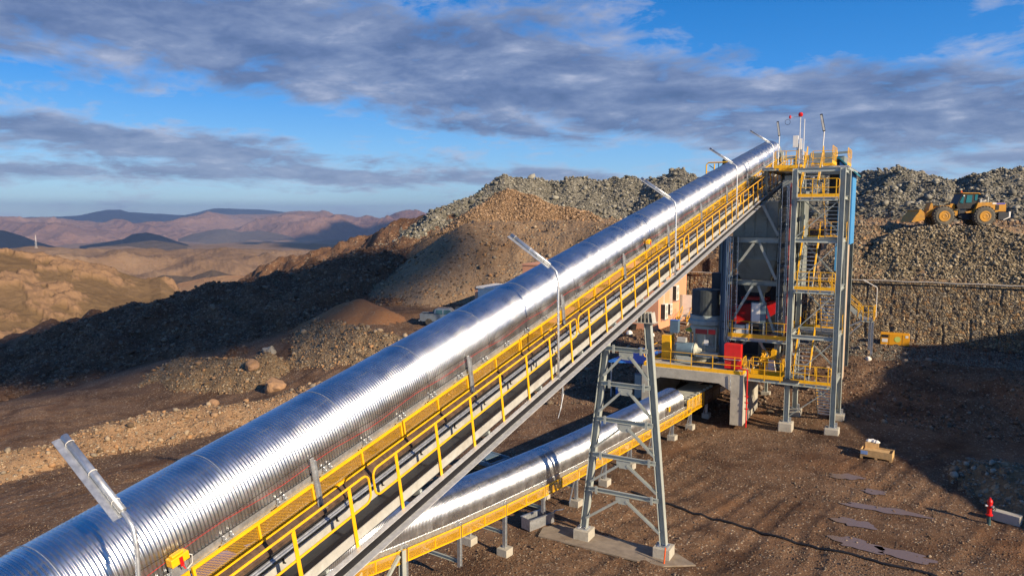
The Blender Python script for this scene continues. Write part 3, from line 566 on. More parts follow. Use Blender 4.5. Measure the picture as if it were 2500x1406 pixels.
for k in range(1, 23): cp(strap, conv, (0, .04-SH*k, 0))
Y0, Y1 = -13.5, 56.2
MB().box(-1.26, -1.172, Y0, Y1, 1.13, 1.275).build('cover_flange', GALV, conv)
MB().box(-1.262, -1.168, Y0, Y1, 1.276, 1.284).build('antiglare_strip', RUB, conv)  # added dark strip, keeps the sunlit flange top from reflecting in the ribs
MB().box(-3.06, -3.01, Y0, Y1, 1.13, 1.285).build('cover_flange', GALV, conv)
MB().chan((-1.24, Y0, .22), (-1.24, Y1, .22), .12, .92, .015).build('side_girder', GREY, conv)
MB().chan((-3.0, Y0, .22), (-3.0, Y1, .22), .12, .92, .015, side=-1).build('side_girder', GREY, conv)
MB().box(-2.95, -1.3, Y0, Y1+1.5, 1.05, 1.09).build('belt', RUB, conv)
mb = MB().add([(-1.18, Y0, .66), (-.96, Y0, .50), (-.96, Y1, .50), (-1.18, Y1, .66)], [(0, 1, 2, 3)]); mb.box(-.97, -.95, Y0, Y1, .44, .50); mb.build('rusty_deflector', BROWN, conv)
# outer stringer, walkway, kick plates
mb = MB().box(.0, .13, Y0, 55.3, -.02, 0).box(.0, .20, Y0, 55.3, -.31, -.29).box(-.01, .005, Y0, 55.3, -.29, -.02); mb.build('walkway_stringer', GALVB, conv)
MB().box(.006, .06, Y0, 55.3, -.25, -.05).build('shaded_web_strip', BLACK, conv)  # dark strip standing in for the shade in the stringer's recessed web
MB().box(-.055, -.035, Y0, 55.3, .10, .31).build('toe_board', PLATE, conv)
MB().box(-.80, -.785, Y0, 55.3, .02, .30).build('toe_board', PLATE, conv)
MB().box(-.785, -.055, Y0, 55.3, .06, .085).build('walkway_grating', DARK, conv)
gb = MB().box(-.98, -.02, 0, .08, -.10, .05).build('grating_bearer', GREY, conv); gb.location = (0, Y0+.4, 0)
for k in range(1, 22): cp(gb, conv, (0, 3.05*k, 0))
gb = MB().box(-3.05, .0, 0, .12, -.30, -.16).build('cross_member', GREY, conv); gb.location = (0, Y0+.9, 0)
for k in range(1, 23): cp(gb, conv, (0, 2.95*k, 0))
mb = MB().box(-1.16, -.82, Y0, 55.3, .14, .155).box(-.84, -.825, Y0, 55.3, .155, .24); mb.build('cable_tray', GALV, conv)
for tx, tz, r in ((-.92, .30, .026), (-.985, .31, .030), (-1.06, .34, .022)):
    MB().tube((tx, Y0, tz), (tx, 55.3, tz), r, 8).build('conduit', GALV if r > .025 else BLACK, conv)
hook = MB().box(-.79, -.765, -.02, .02, .24, .33).box(-.765, -.72, -.012, .012, .24, .255).build('cable_hook', BLACK, conv)
hook.location = (0, -4.2, 0)
for k in range(1, 40): cp(hook, conv, (0, 1.5*k, 0))
# handrail: angle posts and looped rails
post = MB().box(-.012, .0, -.045, .045, -.03, 1.25).box(-.06, -.012, .033, .045, -.03, 1.25).add([(-.012, -.045, 1.25), (0, -.045, 1.25), (0, .045, 1.25), (-.012, .045, 1.25), (-.012, .01, 1.31), (0, .01, 1.31), (0, .045, 1.31), (-.012, .045, 1.31)], [(0, 1, 5, 4), (2, 3, 7, 6), (1, 2, 6, 5), (3, 0, 4, 7), (4, 5, 6, 7)]).build('handrail_post', YEL, conv)
post.location = (0, -6, 0)
for k in range(1, 41): cp(post, conv, (0, 1.5*k, 0))
def loop(x, y0, y1, z0, z1, r=.16, axis='y'):
    P = []
    for cy_, cz_, a0 in ((y1-r, z1-r, 0), (y0+r, z1-r, 90), (y0+r, z0+r, 180), (y1-r, z0+r, 270)):
        for k in range(5): a = R_(a0+90*k/4); P.append((cy_+r*math.cos(a), cz_+r*math.sin(a)))
    return [(x, a, b) if axis == 'y' else (a, x, b) for a, b in P]
ends = [-9.0, .68, 11.1, 23.3, 35.3, 45.2, 54.6]
for a, b in zip(ends[:-1], ends[1:]): MB().path(loop(-.03, a+.07, b-.07, .70, 1.30), .025, 8, closed=True).build('handrail', YEL, conv)
# guard panels over the return side
fr = MB()
for z in (.70, 1.085): fr.box(-1.155, -1.105, .03, 2.97, z-.028, z+.028)
for y in (.055, 1.5, 2.945): fr.box(-1.155, -1.105, y-.025, y+.025, .728, 1.057)
gp = fr.build('guard_panel', YEL, conv); gm = MB().add([(-1.13, .08, .728), (-1.13, 2.92, .728), (-1.13, 2.92, 1.057), (-1.13, .08, 1.057)], [(0, 1, 2, 3)]).build('mesh_infill', YMESH, gp)
gp.location = (0, .17-3*3, 0)
for k in range(1, 21): cp(gp, conv, (0, 3*k, 0))
br = MB().box(-1.10, -1.08, -.05, .05, .52, 1.66).box(-1.08, -1.02, .04, .05, .52, 1.6).box(-1.10, -.96, -.05, .09, .52, .535).build('cover_bracket', GALV, conv); br.location = (0, .17-6, 0)
for k in range(1, 11): cp(br, conv, (0, 6.03*k, 0))
cl = MB().box(-1.14, -1.125, -.03, .22, 1.16, 1.19)
for y in (0, .16): cl.box(-1.14, -1.10, y, y+.03, 1.19, 1.29).box(-1.12, -1.06, y-.01, y+.04, 1.215, 1.235).tube((-1.09, y+.015, 1.17), (-1.09, y+.015, 1.27), .009, 6)
cl = cl.build('cover_clamp', GALV, conv); cl.location = (0, -6, 0)
for k in range(1, 48): cp(cl, conv, (0, 1.3*k, 0))
MB().path([(-1.15+.02*math.sin(y*.9), y, 1.50+.035*math.sin(y*2.1)) for y in np.arange(-8, 55, .5)], .0042, 5).build('pull_cord', RED, conv)
MB().path([(-1.165, y, 1.60+.03*math.sin(y*1.3+1)) for y in np.arange(-8, 55, .5)], .006, 5).build('signal_cord', BLACK, conv)
# head of the conveyor
mb = MB().box(-3.1, -1.12, 56.3, 57.3, -.2, 1.35); mb.lathe((-2.1, 56.55, 1.45), [(.88, -.02), (.90, .1), (.90, .45), (.6, .7), (.3, .72)], 24, 'y'); mb.build('head_chute', BINP, conv)
mb = MB().box(-1.12, -.95, 56.0, 56.5, .1, 1.5).tube((-1.12, 56.8, .9), (-.7, 56.8, .9), .16, 14).box(-1.12, -1.0, 56.1, 57.1, .7, 1.1); mb.build('head_bearing', GREY, conv)
# lamps along the conveyor
def lamp(s, hpole, name_label, gx=.1, rot=0.):
    b = W(s, gx, 0); root = thing('walkway_lamp', name_label, 'lamp', b, (0, 0, rot), 'lamps arching over the inclined conveyor')
    e = Vector((-.12, 0, hpole)); d = Vector((-.83, 0, .55)).normalized(); tip = e+d*1.82
    P = [(0, 0, -.05), (0, 0, .6), (-.02, 0, hpole-.35)]+[tuple(Vector((-.02, 0, hpole-.35)).lerp(e, k/4)+Vector((0, 0, .05*math.sin(math.pi*k/4)))) for k in (1, 2, 3)]
    P += [tuple(e+d*.12), tuple(e+d*.5)]
    MB().path(P, .035, 12).build('pole', GALV, root, smooth=True)
    MB().box(-.07, .05, -.06, .06, -.06, -.04).box(-.05, .03, -.05, .05, .10, .16).box(-.05, .03, -.05, .05, .55, .61).build('pole_clamp', GALV, root)
    u = Vector((0, 1, 0)); nrm = d.cross(u).normalized()
    if nrm.z < 0: nrm = -nrm
    mb = MB(); a, q = e+d*.22, tip
    mb.path([a+nrm*.02, q+nrm*.02], .055, 12)
    ring = MB()
    for f in (.12, .5, .9):
        c = a.lerp(q, f); ring.path([c+nrm*.02+u*.062*math.cos(t)+nrm*.062*math.sin(t) for t in [math.pi*2*j/14 for j in range(14)]], .006, 4, closed=True)
    body = mb.build('luminaire', GALV, root, smooth=True); ring.build('strap', WHITE, body)
    vs = []
    for c in (a-d*.06, q+d*.02):
        for k in range(7): t = -1+2*k/6; vs.append(c+u*(-.03+.125*t)-nrm*(.035+.028*t*t)); 
    m_ = 7; F = [(k, k+1, m_+k+1, m_+k) for k in range(6)]; top = [v+nrm*.006 for v in vs]
    F2 = [tuple(14+i for i in reversed(f)) for f in F]; MB().add(vs+top, F+F2+[(0, 7, 21, 14), (6, 20, 27, 13)]).build('reflector', GALV, root)
    return root
lamp(-4.79, 3.16, 'walkway lamp nearest the camera, crossing in front of the corrugated cover')
for s, l in ((9.19, 'walkway lamp above the pink building, second along the conveyor'), (21.35, 'third walkway lamp, beside the yellow switch box on the cover'),
             (33.48, 'fourth walkway lamp, in front of the small yellow rails behind the cover'), (45.01, 'walkway lamp nearest the top end of the inclined conveyor')):
    lamp(s, 3.26, l)
def switchbox(s, label):
    r = thing('pull_cord_switch', label, 'switch box', W(s, -1.09, 1.30), (EL, 0, 0), 'yellow pull cord switches on the cover flange')
    MB().box(-.02, .0, -.16, .16, -.16, .14).box(-.02, .06, -.16, -.14, -.05, .12).box(-.02, .06, .1, .12, -.05, .12).build('bracket', GALV, r)
    MB().box(-.03, .13, -.17, .17, .12, .27).box(.0, .10, -.12, .10, .27, .31).build('housing', YEL, r, bevel=.015)
    MB().box(.13, .15, -.03, .03, .08, .24).tube((.14, 0, .1), (.17, .02, .02), .012, 6).build('lever', RED, r)
    MB().path([(.05, .14, .2), (.08, .24, .12), (.04, .24, -.05), (0, .16, -.12)], .008, 6).build('cable', WHITE, r)
switchbox(-3.05, 'yellow pull cord switch with a red lever at the bottom left')
switchbox(21.3, 'small yellow switch box high up on the bright cover')

MB().path([(.12, 9.4, -.3), (.16, 9.35, -.6), (.14, 9.1, -1.0), (.1, 8.97, -1.25), (.13, 9.2, -.95), (.12, 9.42, -.3)], .012, 5).build('dangling_cable', GALV, conv)
# ================================================================== trestle
tr = thing('conveyor_trestle', 'tall grey A-frame trestle carrying the inclined conveyor', 'trestle', (-10.33, 28.26, -.5))
off = (-10.33, 28.26, -.5); TY = 28.26
def legx(side, z): return (-12.1+(z)*.113) if side < 0 else (-8.57-(z)*.0925)
for sgn, ztop in ((-1, 8.7), (1, 9.55)):
    p, q = (legx(sgn, .02), TY, .05), (legx(sgn, ztop), TY, ztop)
    MB().ibeam(p, q, .27, .27, .022, up=(1, 0, 0)).build('leg', GREY, tr, off=off)
    f = MB().box(p[0]-.35, p[0]+.35, TY-.36, TY+.36, -.62, 0).build('footing', CONC, tr, off=off, bevel=.012)
    MB().box(p[0]-.22, p[0]+.22, TY-.22, TY+.22, .0, .03).build('base_plate', GALV, f, off=off)
bars = [7.98, 6.5, 4.97, 3.42, 1.89]
for i, z in enumerate(bars):
    xl, xr = legx(-1, z), legx(1, z); nz_ = bars[i+1] if i < 4 else .25
    b = MB().chan((xl+.05, TY-.17, z), (xr-.05, TY-.17, z), .10, .17, .014).build('crossbar', GREY, tr, off=off)
    for x in (xl+.42, xr-.30): MB().box(x-.05, x+.05, TY-.25, TY-.225, z-.17, z+.17).build('splice_plate', GREY, b, off=off)
    xm = (xl+xr)/2
    MB().prism([(xm-.30, TY-.19, z-.09), (xm+.30, TY-.19, z-.09), (xm+.30, TY-.19, z-.26), (xm+.16, TY-.19, z-.42), (xm-.16, TY-.19, z-.42), (xm-.30, TY-.19, z-.26)], (0, .015, 0)).build('gusset_plate', GREY, b, off=off)
    for sgn in (-1, 1):
        MB().chan((xm+sgn*.14, TY-.14, z-.27), (legx(sgn, nz_+.28)-sgn*.1, TY-.14, nz_+.30), .09, .13, .012, up=(0, 1, 0)).build('brace', GREY, tr, off=off)
mb = MB()
for x0 in (-11.2, -9.5): 
    for k in range(-2, 3): mb.prism([(x0+k*.13, TY-.2, 9.55), (x0+k*.16+.01, TY-.2, 9.15+.0), (x0+k*.16+.03, TY+.2, 9.15), (x0+k*.13+.02, TY+.2, 9.55)], (.012, 0, 0))
    mb.box(x0-.42, x0+.42, TY-.24, TY+.24, 9.12, 9.15)
mb.box(-12.5, -9.35, TY-.12, TY+.12, 9.3, 9.54); mb.build('head_bracket', PLATE, tr, off=off)
# slab under the trestle
mb = MB().prism([(-13.9, 27.45, -.47), (-9.3, 27.3, -.47), (-8.3, 27.4, -.47), (-7.2, 28.1, -.47), (-8.2, 28.75, -.47), (-13.6, 28.95, -.47), (-14.1, 28.3, -.47)], (0, 0, .06)); mb.v = [(x, y, z+.0) for x, y, z in mb.v]
tag(mb.build('concrete_slab', mat('dusty_slab', (.24, .20, .155), .9, dirt=(.15, .10, .065), dirt_a=.5, var=.2)), 'thin pale concrete strip under the trestle feet', 'slab')

# ================================================================== low belt conveyor
A2 = Vector((-14.4, 25.4, 0)); low = thing('low_belt_conveyor', 'low belt conveyor under a silver corrugated cover, rising from below the concrete portal', 'conveyor', A2, (0, 0, R_(-5.41)))
ZS = [(-16, 3.42), (-6.8, 2.27), (-3.4, 1.95), (0, 1.73), (3.2, 1.56), (7.5, 1.41), (19.3, 1.25), (32, 1.15)]
def zb(s): return float(np.interp(s, [a for a, b in ZS], [b for a, b in ZS]))
V_, F_ = arch_sheet(.83, -.95, .30, .0, SH)
l0 = None
for k in range(1, 13):
    a = 20.0-SH*k; b = a+SH; o = fast_mesh('cover_sheet', V_, F_, CORR) if l0 is None else l0.copy()
    if l0 is not None: COL.objects.link(o)
    l0 = l0 or o; o.parent = low; o.location = (0, a, zb(a)); o.rotation_euler = (math.atan2(zb(b)-zb(a), SH), 0, 0)
def strip(x0, x1, za, zc, s0_, s1_, step=1.):
    mb = MB(); ss = list(np.arange(s0_, s1_, step))+[s1_]
    for a, b in zip(ss[:-1], ss[1:]):
        A_, B_ = zb(a), zb(b); mb.add([(x0, a, A_+za), (x1, a, A_+za), (x1, a, A_+zc), (x0, a, A_+zc), (x0, b, B_+za), (x1, b, B_+za), (x1, b, B_+zc), (x0, b, B_+zc)], [(0, 4, 5, 1), (1, 5, 6, 2), (2, 6, 7, 3), (3, 7, 4, 0), (0, 1, 2, 3), (7, 6, 5, 4)])
    return mb
strip(-.12, -.09, -.30, .02, -16, 30).build('side_girder', GALV, low); strip(-1.81, -1.78, -.30, .02, -16, 30).build('side_girder', GALV, low)
strip(-1.7, -.2, -.06, -.03, -16, 30).build('belt', RUB, low)
strip(-.09, -.0, -.32, -.30, -16, 30).build('girder_flange', GALV, low)
def lowpanel(s0_, s1_, zt, zl, m=YEL, mm=YFINE):
    a, b = s0_+.04, s1_-.04; za, z2 = zb(a), zb(b); mb = MB()
    P = lambda s, d: (.05, s, za+(z2-za)*(s-a)/(b-a)+d)
    for d in (zt-.025, zl+.025): mb.beam(P(a, d), P(b, d), .04, .05)
    for s in (a+.025, (a+b)/2, b-.025): mb.beam(P(s, zl), P(s, zt), .04, .045)
    o = mb.build('guard_panel', m, low)
    MB().add([P(a+.05, zl+.05), P(b-.05, zl+.05), P(b-.05, zt-.05), P(a+.05, zt-.05)], [(0, 1, 2, 3)]).build('mesh_infill', mm, o)
for k in range(-1, 9): lowpanel(-5.95+2.99*k, -5.95+2.99*(k+1), -.12, -.59)
lowpanel(20.1, 23.2, .42, -.52); lowpanel(23.2, 26.4, .42, -.52, BROWN, mesh_mat('brown_fine_mesh', .03, .6, (.10, .06, .04)))
for k in range(-2, 11):
    s = -5.95+2.985*k; zg = H(*(Matrix.Rotation(R_(-5.41), 3, 'Z') @ Vector((0, s, 0))+A2).xy); free = k in (1, 3)
    for x in (-.02, -1.85):
        z0_ = zg+(.75 if free else .32); leg = MB().ibeam((x, s, z0_), (x, s, zb(s)-.02), .14, .14, .012, up=(0, 1, 0)).build('leg', GALV, low)
        if not free: MB().box(x-.24, x+.24, s-.24, s+.24, zg-.15, zg+.32).build('footing', CONC, leg)
    MB().chan((-1.8, s, zg+.95), (-.06, s, zg+.95), .08, .14, .012).build('cross_member', GREY, low)
    if k > 3: MB().beam((-.02, s-.08, zb(s)-.35), (-.02, s-.62, zg+.35), .05, .05).build('leg_brace', GALV, low)
for s_, h in ((-6.25, 2.2), (-9.6, 2.6), (-12.6, 3.0)):             # tall supports where the inclined conveyor passes over
    for x in (.12, -2.0): MB().ibeam((x, s_, -.6), (x, s_, h-.05), .18, .18, .014).build('tall_leg', GREY, low)
MB().beam((.12, -6.4, 2.0), (.12, -8.9, -.3), .1, .1).build('leg_brace', GREY, low); MB().beam((.12, -9.5, .3), (.12, -6.35, .3), .1, .14).build('cross_member', GREY, low)
mb = MB().box(-1.75, -.2, 20.3, 25.2, 1.42, 1.62)
for s in np.arange(20.5, 25.2, .62): mb.box(-.2, .0, s, s+.18, 1.1, 1.72).box(-.14, -.04, s+.2, s+.34, 1.25, 1.55)
mb.build('impact_bed', CREAM, low)
mb = MB()
for s in np.arange(20.4, 26, .9): mb.tube((-1.9, s, 1.28), (-.02, s, 1.28), .06, 10)
mb.build('idlers', DARK, low)
MB().box(.0, .03, 17.2, 17.4, 1.6, 1.9).build('warning_flag', YEL, low)
# ================================================================== railings, stairs
def rail(root, pts, h=1.1, off=None, toe=.2, zoff=0., r=.02, spacing=1.3, m=None, closed_ends=True):
    """looped guard rail along a polyline (world coordinates)"""
    m = m or YEL; P = [Vector(p) for p in pts]
    for a, b in zip(P[:-1], P[1:]):
        d = b-a; L = d.length; u = d/L; n = max(1, round(L/spacing))
        up = Vector((0, 0, h)); mid = Vector((0, 0, h*.52)); q = .1; 
        lp = [a+u*q+up, b-u*q+up, b+up-Vector((0, 0, q)), b+mid+Vector((0, 0, q)), b-u*q+mid, a+u*q+mid, a+mid+Vector((0, 0, q)), a+up-Vector((0, 0, q))]
        MB().path(lp, r, 7, closed=True).build('handrail', m, root, off=off)
        for k in range(n+1):
            c = a+u*(L*(k/n)*.86+L*.07) if n > 0 else a
            MB().beam(c-Vector((0, 0, .12)), c+up, .055, .02, up=(0, 1, 0) if abs(u.x) > .5 else (1, 0, 0)).build('handrail_post', m, root, off=off)
        if toe: MB().beam(a+Vector((0, 0, toe/2)), b+Vector((0, 0, toe/2)), .012, toe).build('toe_board', m, root, off=off)
def stair(root, p, q, w, off=None, m=None, both=True, tm=None):
    """flight from p (bottom) to q (top), centre line, width w"""
    p, q = Vector(p), Vector(q); d = q-p; hd = Vector((d.x, d.y, 0)); Lh = hd.length; u = hd/Lh; s_ = Vector((u.y, -u.x, 0)); n = max(3, int(round(d.z/.24)))
    mb = MB()
    for k in (-1, 1): mb.beam(p+s_*k*w/2, q+s_*k*w/2, .03, .22)
    o = mb.build('stair_flight', GREY, root, off=off); t = MB()
    for i in range(n):
        c = p+d*((i+.6)/n); a = c-s_*(w/2-.02); b = c+s_*(w/2-.02); t.beam(a, b, .24, .035)
    t.build('treads', tm or GALV, o, off=off)
    for k in ((-1, 1) if both else (1,)):
        up = Vector((0, 0, 1.)); a = p+s_*k*(w/2+.03)+d*.04; b = q+s_*k*(w/2+.03)-d*.02; mid = Vector((0, 0, .52)); e = d.normalized()*.1
        r_ = MB().path([a+e+up, b-e+up, b+up*.9, b+mid+up*.1, b-e+mid, a+e+mid, a+mid+up*.1, a+up*.9], .021, 7, closed=True)
        for f in (.08, .5, .92): c = a.lerp(b, f); r_.beam(c-Vector((0, 0, .1)), c+up, .05, .02, up=s_)
        r_.build('stair_rail', m or YEL, o, off=off)
def platform(root, x0, x1, y0, y1, z, off, m=None):
    o = MB().box(x0, x1, y0, y1, z-.04, z).build('grating', GALV if m is None else m, root, off=off)
    mb = MB(); mb.chan((x0, y0+.04, z-.13), (x1, y0+.04, z-.13), .07, .18, .012); mb.chan((x0, y1-.04, z-.13), (x1, y1-.04, z-.13), .07, .18, .012)
    for x in (x0+.05, (x0+x1)/2, x1-.05): mb.beam((x, y0+.1, z-.13), (x, y1-.1, z-.13), .06, .16)
    mb.build('platform_frame', GREY, o, off=off)

# ================================================================== stair tower
ST = (-5.6, 50.3, 0); st = thing('stair_tower', 'grey steel stair tower with yellow landings beside the crusher bins', 'tower', ST)
XA, XB, YA, YB = -6.95, -4.25, 48.55, 52.25
for x, y in ((XA, YA), (XB, YA), (XA, YB), (XB, YB)):
    MB().ibeam((x, y, .35), (x, y, 16.2), .33, .30, .022, up=(1, 0, 0)).build('column', GREY, st, off=ST)
    zg = H(x, y); f = MB().box(x-.42, x+.42, y-.42, y+.42, zg-.2, .30).build('footing', CONC, st, off=ST, bevel=.05)
    MB().box(x-.2, x+.2, y-.2, y+.2, .30, .35).box(x+.14, x+.3, y-.08, y+.08, .30, .62).build('base_plate', GALV, f, off=ST)
LV = [2.95, 5.8, 8.8, 11.8, 14.45, 16.1]
for i, z in enumerate(LV):
    if i in (1, 3, 5): MB().ibeam((XA+.14, YA, z), (XB-.14, YA, z), .16, .24, .016).build('front_beam', GREY, st, off=ST); MB().ibeam((XA+.14, YB, z), (XB-.14, YB, z), .16, .24, .016).build('rear_beam', GREY, st, off=ST)
    for x in (XA, XB): MB().ibeam((x, YA+.14, z), (x, YB-.14, z), .16, .24, .016).build('side_beam', GREY, st, off=ST)
zz_ = [.5]+LV
for i in range(5):
    a, b = zz_[i]+.15, zz_[i+1]-.15
    MB().beam((XA+.1, YA-.02, a), (XB-.1, YA-.02, b), .02, .14, up=(0, 1, 0)).beam((XA+.1, YA-.06, a), (XB-.1, YA-.06, b), .06, .02, up=(0, 1, 0)).build('brace', GREY, st, off=ST)
    ym = (YA+YB)/2+(.9 if i % 2 else -.9)
    MB().ibeam((XB, YA+.12, a), (XB, ym, b), .10, .10, .012).ibeam((XB, YB-.12, a), (XB, ym, b), .10, .10, .012).build('side_brace', GREY, st, off=ST)
    MB().ibeam((XA+.1, YB, b), (XB-.1, YB, a), .09, .09, .012).build('brace', GREY, st, off=ST)
for i, z in enumerate(LV[:5]):
    if i % 2 == 0:
        platform(st, XA+.18, XB-.2, YA-.35, YA+.75, z, ST); rail(st, [(XA+.22, YA-.33, z), (XB-.15, YA-.33, z)], 1.1, ST, spacing=.9)
        rail(st, [(XB-.18, YA-.2, z), (XB-.18, YA+.7, z)], 1.1, ST, toe=0)
    else:
        platform(st, XA+.18, XB-.2, YB-.55, YB+.75, z, ST); rail(st, [(XA+.22, YB+.72, z), (XB-.15, YB+.72, z)], 1.1, ST, spacing=.9)
        rail(st, [(XB+.05, YB-.4, z), (XB+.05, YB+.7, z)], 1.1, ST, toe=.25)
XL, XR = -6.25, -4.98
stair(st, (XR, YB-.4, .15), (XR, YA+.7, 2.95), .9, ST); stair(st, (XL, YA+.7, 2.95), (XL, YB-.5, 5.8), .9, ST)
stair(st, (XR, YB-.5, 5.8), (XR, YA+.7, 8.8), .9, ST); stair(st, (XL, YA+.7, 8.8), (XL, YB-.5, 11.8), .9, ST)
stair(st, (XR, YB-.5, 11.8), (XR, YA+.7, 14.45), .9, ST); stair(st, (XL, YA+.7, 14.45), (XL, YB-.3, 16.9), .9, ST)
# head platform at the top
HP = (-7.5, 54.5, 16.3); hp = thing('head_platform', 'yellow railed platform at the head of the inclined conveyor', 'platform', HP)
platform(hp, -9.7, -4.3, 52.6, 60.5, 16.55, HP); platform(hp, XA, XB, YB-.4, 52.6, 16.45, HP)
rail(hp, [(-7.2, 51.2, 16.5), (-7.2, 54.6, 16.5)], 1.1, HP, spacing=.6); rail(hp, [(-8.7, 51.2, 16.4), (-7.2, 51.2, 16.4)], 1.1, HP, spacing=.7)
rail(hp, [(-6.7, 53.5, 16.6), (-5.1, 53.5, 16.6)], 1.0, HP, spacing=.8); rail(hp, [(-5.1, 50.6, 16.6), (-5.1, 53.3, 16.6)], 1.1, HP, spacing=.5); rail(hp, [(-4.4, 52.8, 16.6), (-4.4, 55.6, 16.6)], 1.1, HP, spacing=.6)
rail(hp, [(-9.2, 57.0, 16.6), (-6.3, 57.0, 16.6)], 1.0, HP, spacing=.9)
MB().box(-8.4, -5.0, 57.4, 60, 16.6, 17.5).box(-7.0, -5.4, 55.0, 55.1, 16.6, 17.6).beam((-6.9, 54.9, 16.7), (-5.5, 54.9, 17.5), .08, .08).beam((-8.9, 57.2, 17.45), (-4.6, 57.2, 17.75), .3, .14).build('chute_cover', BINP, hp, off=HP)
MB().box(-8.4, -7.2, 51.4, 51.46, 16.2, 16.55).build('kick_plate', YEL, hp, off=HP)
for x, y in ((-9.5, 53.2), (-9.5, 60.2), (-4.5, 60.2)): MB().ibeam((x, y, 3.2 if x < -9 else 2), (x, y, 16.5), .26, .26, .02).build('column', BINP, hp, off=HP)
eb = thing('electrical_cabinet', 'pale grey electrical cabinet on a post above the head platform', 'cabinet', (-7.35, 51.6, 16.4))
MB().box(-.27, .05, .0, .2, 1.35, 2.1).build('door', WHITE, eb, bevel=.01); MB().box(-.05, .3, .12, .32, .3, 1.6).build('pedestal', GALV, eb); MB().box(.12, .28, .0, .15, 1.2, 1.9).build('junction_box', WHITE, eb)
sr = thing('siren_mast', 'thin mast carrying a red warning light above the head platform', 'mast', (-7.15, 51.2, 15.3))
MB().tube((0, 0, 0), (0, 0, 4.45), .025, 8).tube((.24, .1, 1.2), (.24, .1, 4.2), .025, 8).tube((0, 0, 4.35), (-.62, 0, 4.33), .018, 6).build('pole', WHITE, sr)
MB().lathe((0, 0, 4.5), [(.02, -.16), (.12, -.14), (.15, 0), (.10, .1), (.02, .12)], 12).build('warning_light', RED, sr); MB().lathe((-.64, 0, 4.35), [(.04, -.1), (.07, -.05), (.07, .06), (.03, .12)], 10).build('siren', RED, sr)
MB().path([(-.78+.16*math.cos(t), 0, 4.05+.17*math.sin(t)) for t in [2*math.pi*k/16 for k in range(16)]], .012, 5, closed=True).build('cable_loop', BLACK, sr)
def backlamp(loc, h, tilt, label):
    r = thing('platform_lamp', label, 'lamp', loc, group='dark backed lamps on the head platform')
    MB().path([(0, 0, 0), (.0, 0, h*.6), (.04, 0, h)], .035, 8).build('pole', WHITE, r)
    a = Vector((.04, -.1, h-.05)); b = a+Vector((tilt, .55, 1.15)); l = MB().beam(a, b, .16, .07, up=(0, -1, .4)).build('luminaire', BLACK, r); MB().beam(a+Vector((0, -.05, .04)), b+Vector((0, -.05, -.06)), .11, .03, up=(0, -1, .4)).build('diffuser', PLATE, l)
    return r
backlamp((-5.85, 52.2, 16.45), 2.35, -.28, 'lamp with a dark back rising from the right of the head platform')
backlamp((-10.05, 61.0, 16.3), 3.2, -.25, 'lamp with a dark back and red beacon behind the top of the cover')

# ================================================================== bins and their frame
BF = (-9.6, 52.5, 3.2); bf = thing('crusher_bin_tower', 'tall grey bin with tapering hopper held in a bolted steel frame above the crusher deck', 'bin', BF)
YF, YR_ = 50.95, 56.3; XL_, XR_ = -11.62, -8.0
for x, y, m_ in ((XL_, YF, BLUEG), (XR_, YF, GREY), (XL_, YR_, BLUEG), (XR_, YR_, GREY)):
    z1_ = 12.2 if x < -9 else 13.8
    MB().ibeam((x, y, 3.25), (x, y, z1_), .40, .36, .03, up=(1, 0, 0)).build('column', m_, bf, off=BF)
    MB().box(x-.3, x+.3, y-.3, y+.3, 3.2, 3.3).build('base_plate', GALV, bf, off=BF)
for z in (11.7, 8.85):
    for y in (YF, YR_): MB().ibeam((XL_+.2, y, z), (XR_-.2, y, z), .2, .34, .02).build('beam', GREY if z > 11 else BINP, bf, off=BF)
    for x in (XL_, XR_): MB().ibeam((x, YF+.2, z), (x, YR_-.2, z), .2, .34, .02).build('beam', BINP, bf, off=BF)
xm = -9.55
for y in (YF, YR_):
    for zt, zb_ in ((11.5, 9.1), (8.65, 5.6), (5.2, 3.5)):
        for sx in (XL_+.25, XR_-.25): MB().ibeam((xm+(.18 if sx > xm else -.18), y, zt), (sx, y, zb_), .16, .16, .014, up=(0, 1, 0)).build('brace', GREY if y == YF else BINP, bf, off=BF)
MB().ibeam((xm+.3, YF, 14.0), (-8.2, YF, 12.0), .16, .16, .014, up=(0, 1, 0)).build('brace', GREY, bf, off=BF)
bn = MB().box(-11.3, -8.4, 51.7, 55.4, 10.4, 14.3)
bn.add([(-11.3, 51.7, 10.4), (-8.4, 51.7, 10.4), (-8.4, 55.4, 10.4), (-11.3, 55.4, 10.4), (-10.5, 52.8, 8.0), (-9.2, 52.8, 8.0), (-9.2, 54.3, 8.0), (-10.5, 54.3, 8.0)], [(0, 4, 5, 1), (1, 5, 6, 2), (2, 6, 7, 3), (3, 7, 4, 0), (4, 7, 6, 5)])
bo = bn.build('bin', BINP, bf, off=BF); rb = MB()
for z in (10.4, 11.3, 12.3, 13.2, 14.2): rb.box(-11.36, -8.34, 51.63, 51.70, z-.05, z+.05).box(-8.4, -8.33, 51.7, 55.4, z-.05, z+.05)
for x in (-10.6, -9.9, -9.1): rb.box(x-.03, x+.03, 51.64, 51.70, 10.45, 14.2)
rb.build('stiffeners', BINP, bo, off=BF)
# second, darker bin body right behind
MB().box(-8.25, -7.1, 53.0, 56.5, 8.0, 16.0).box(-8.0, -7.2, 50.6, 52.2, 9.0, 15.6).build('transfer_chute', BINP, bf, off=BF)

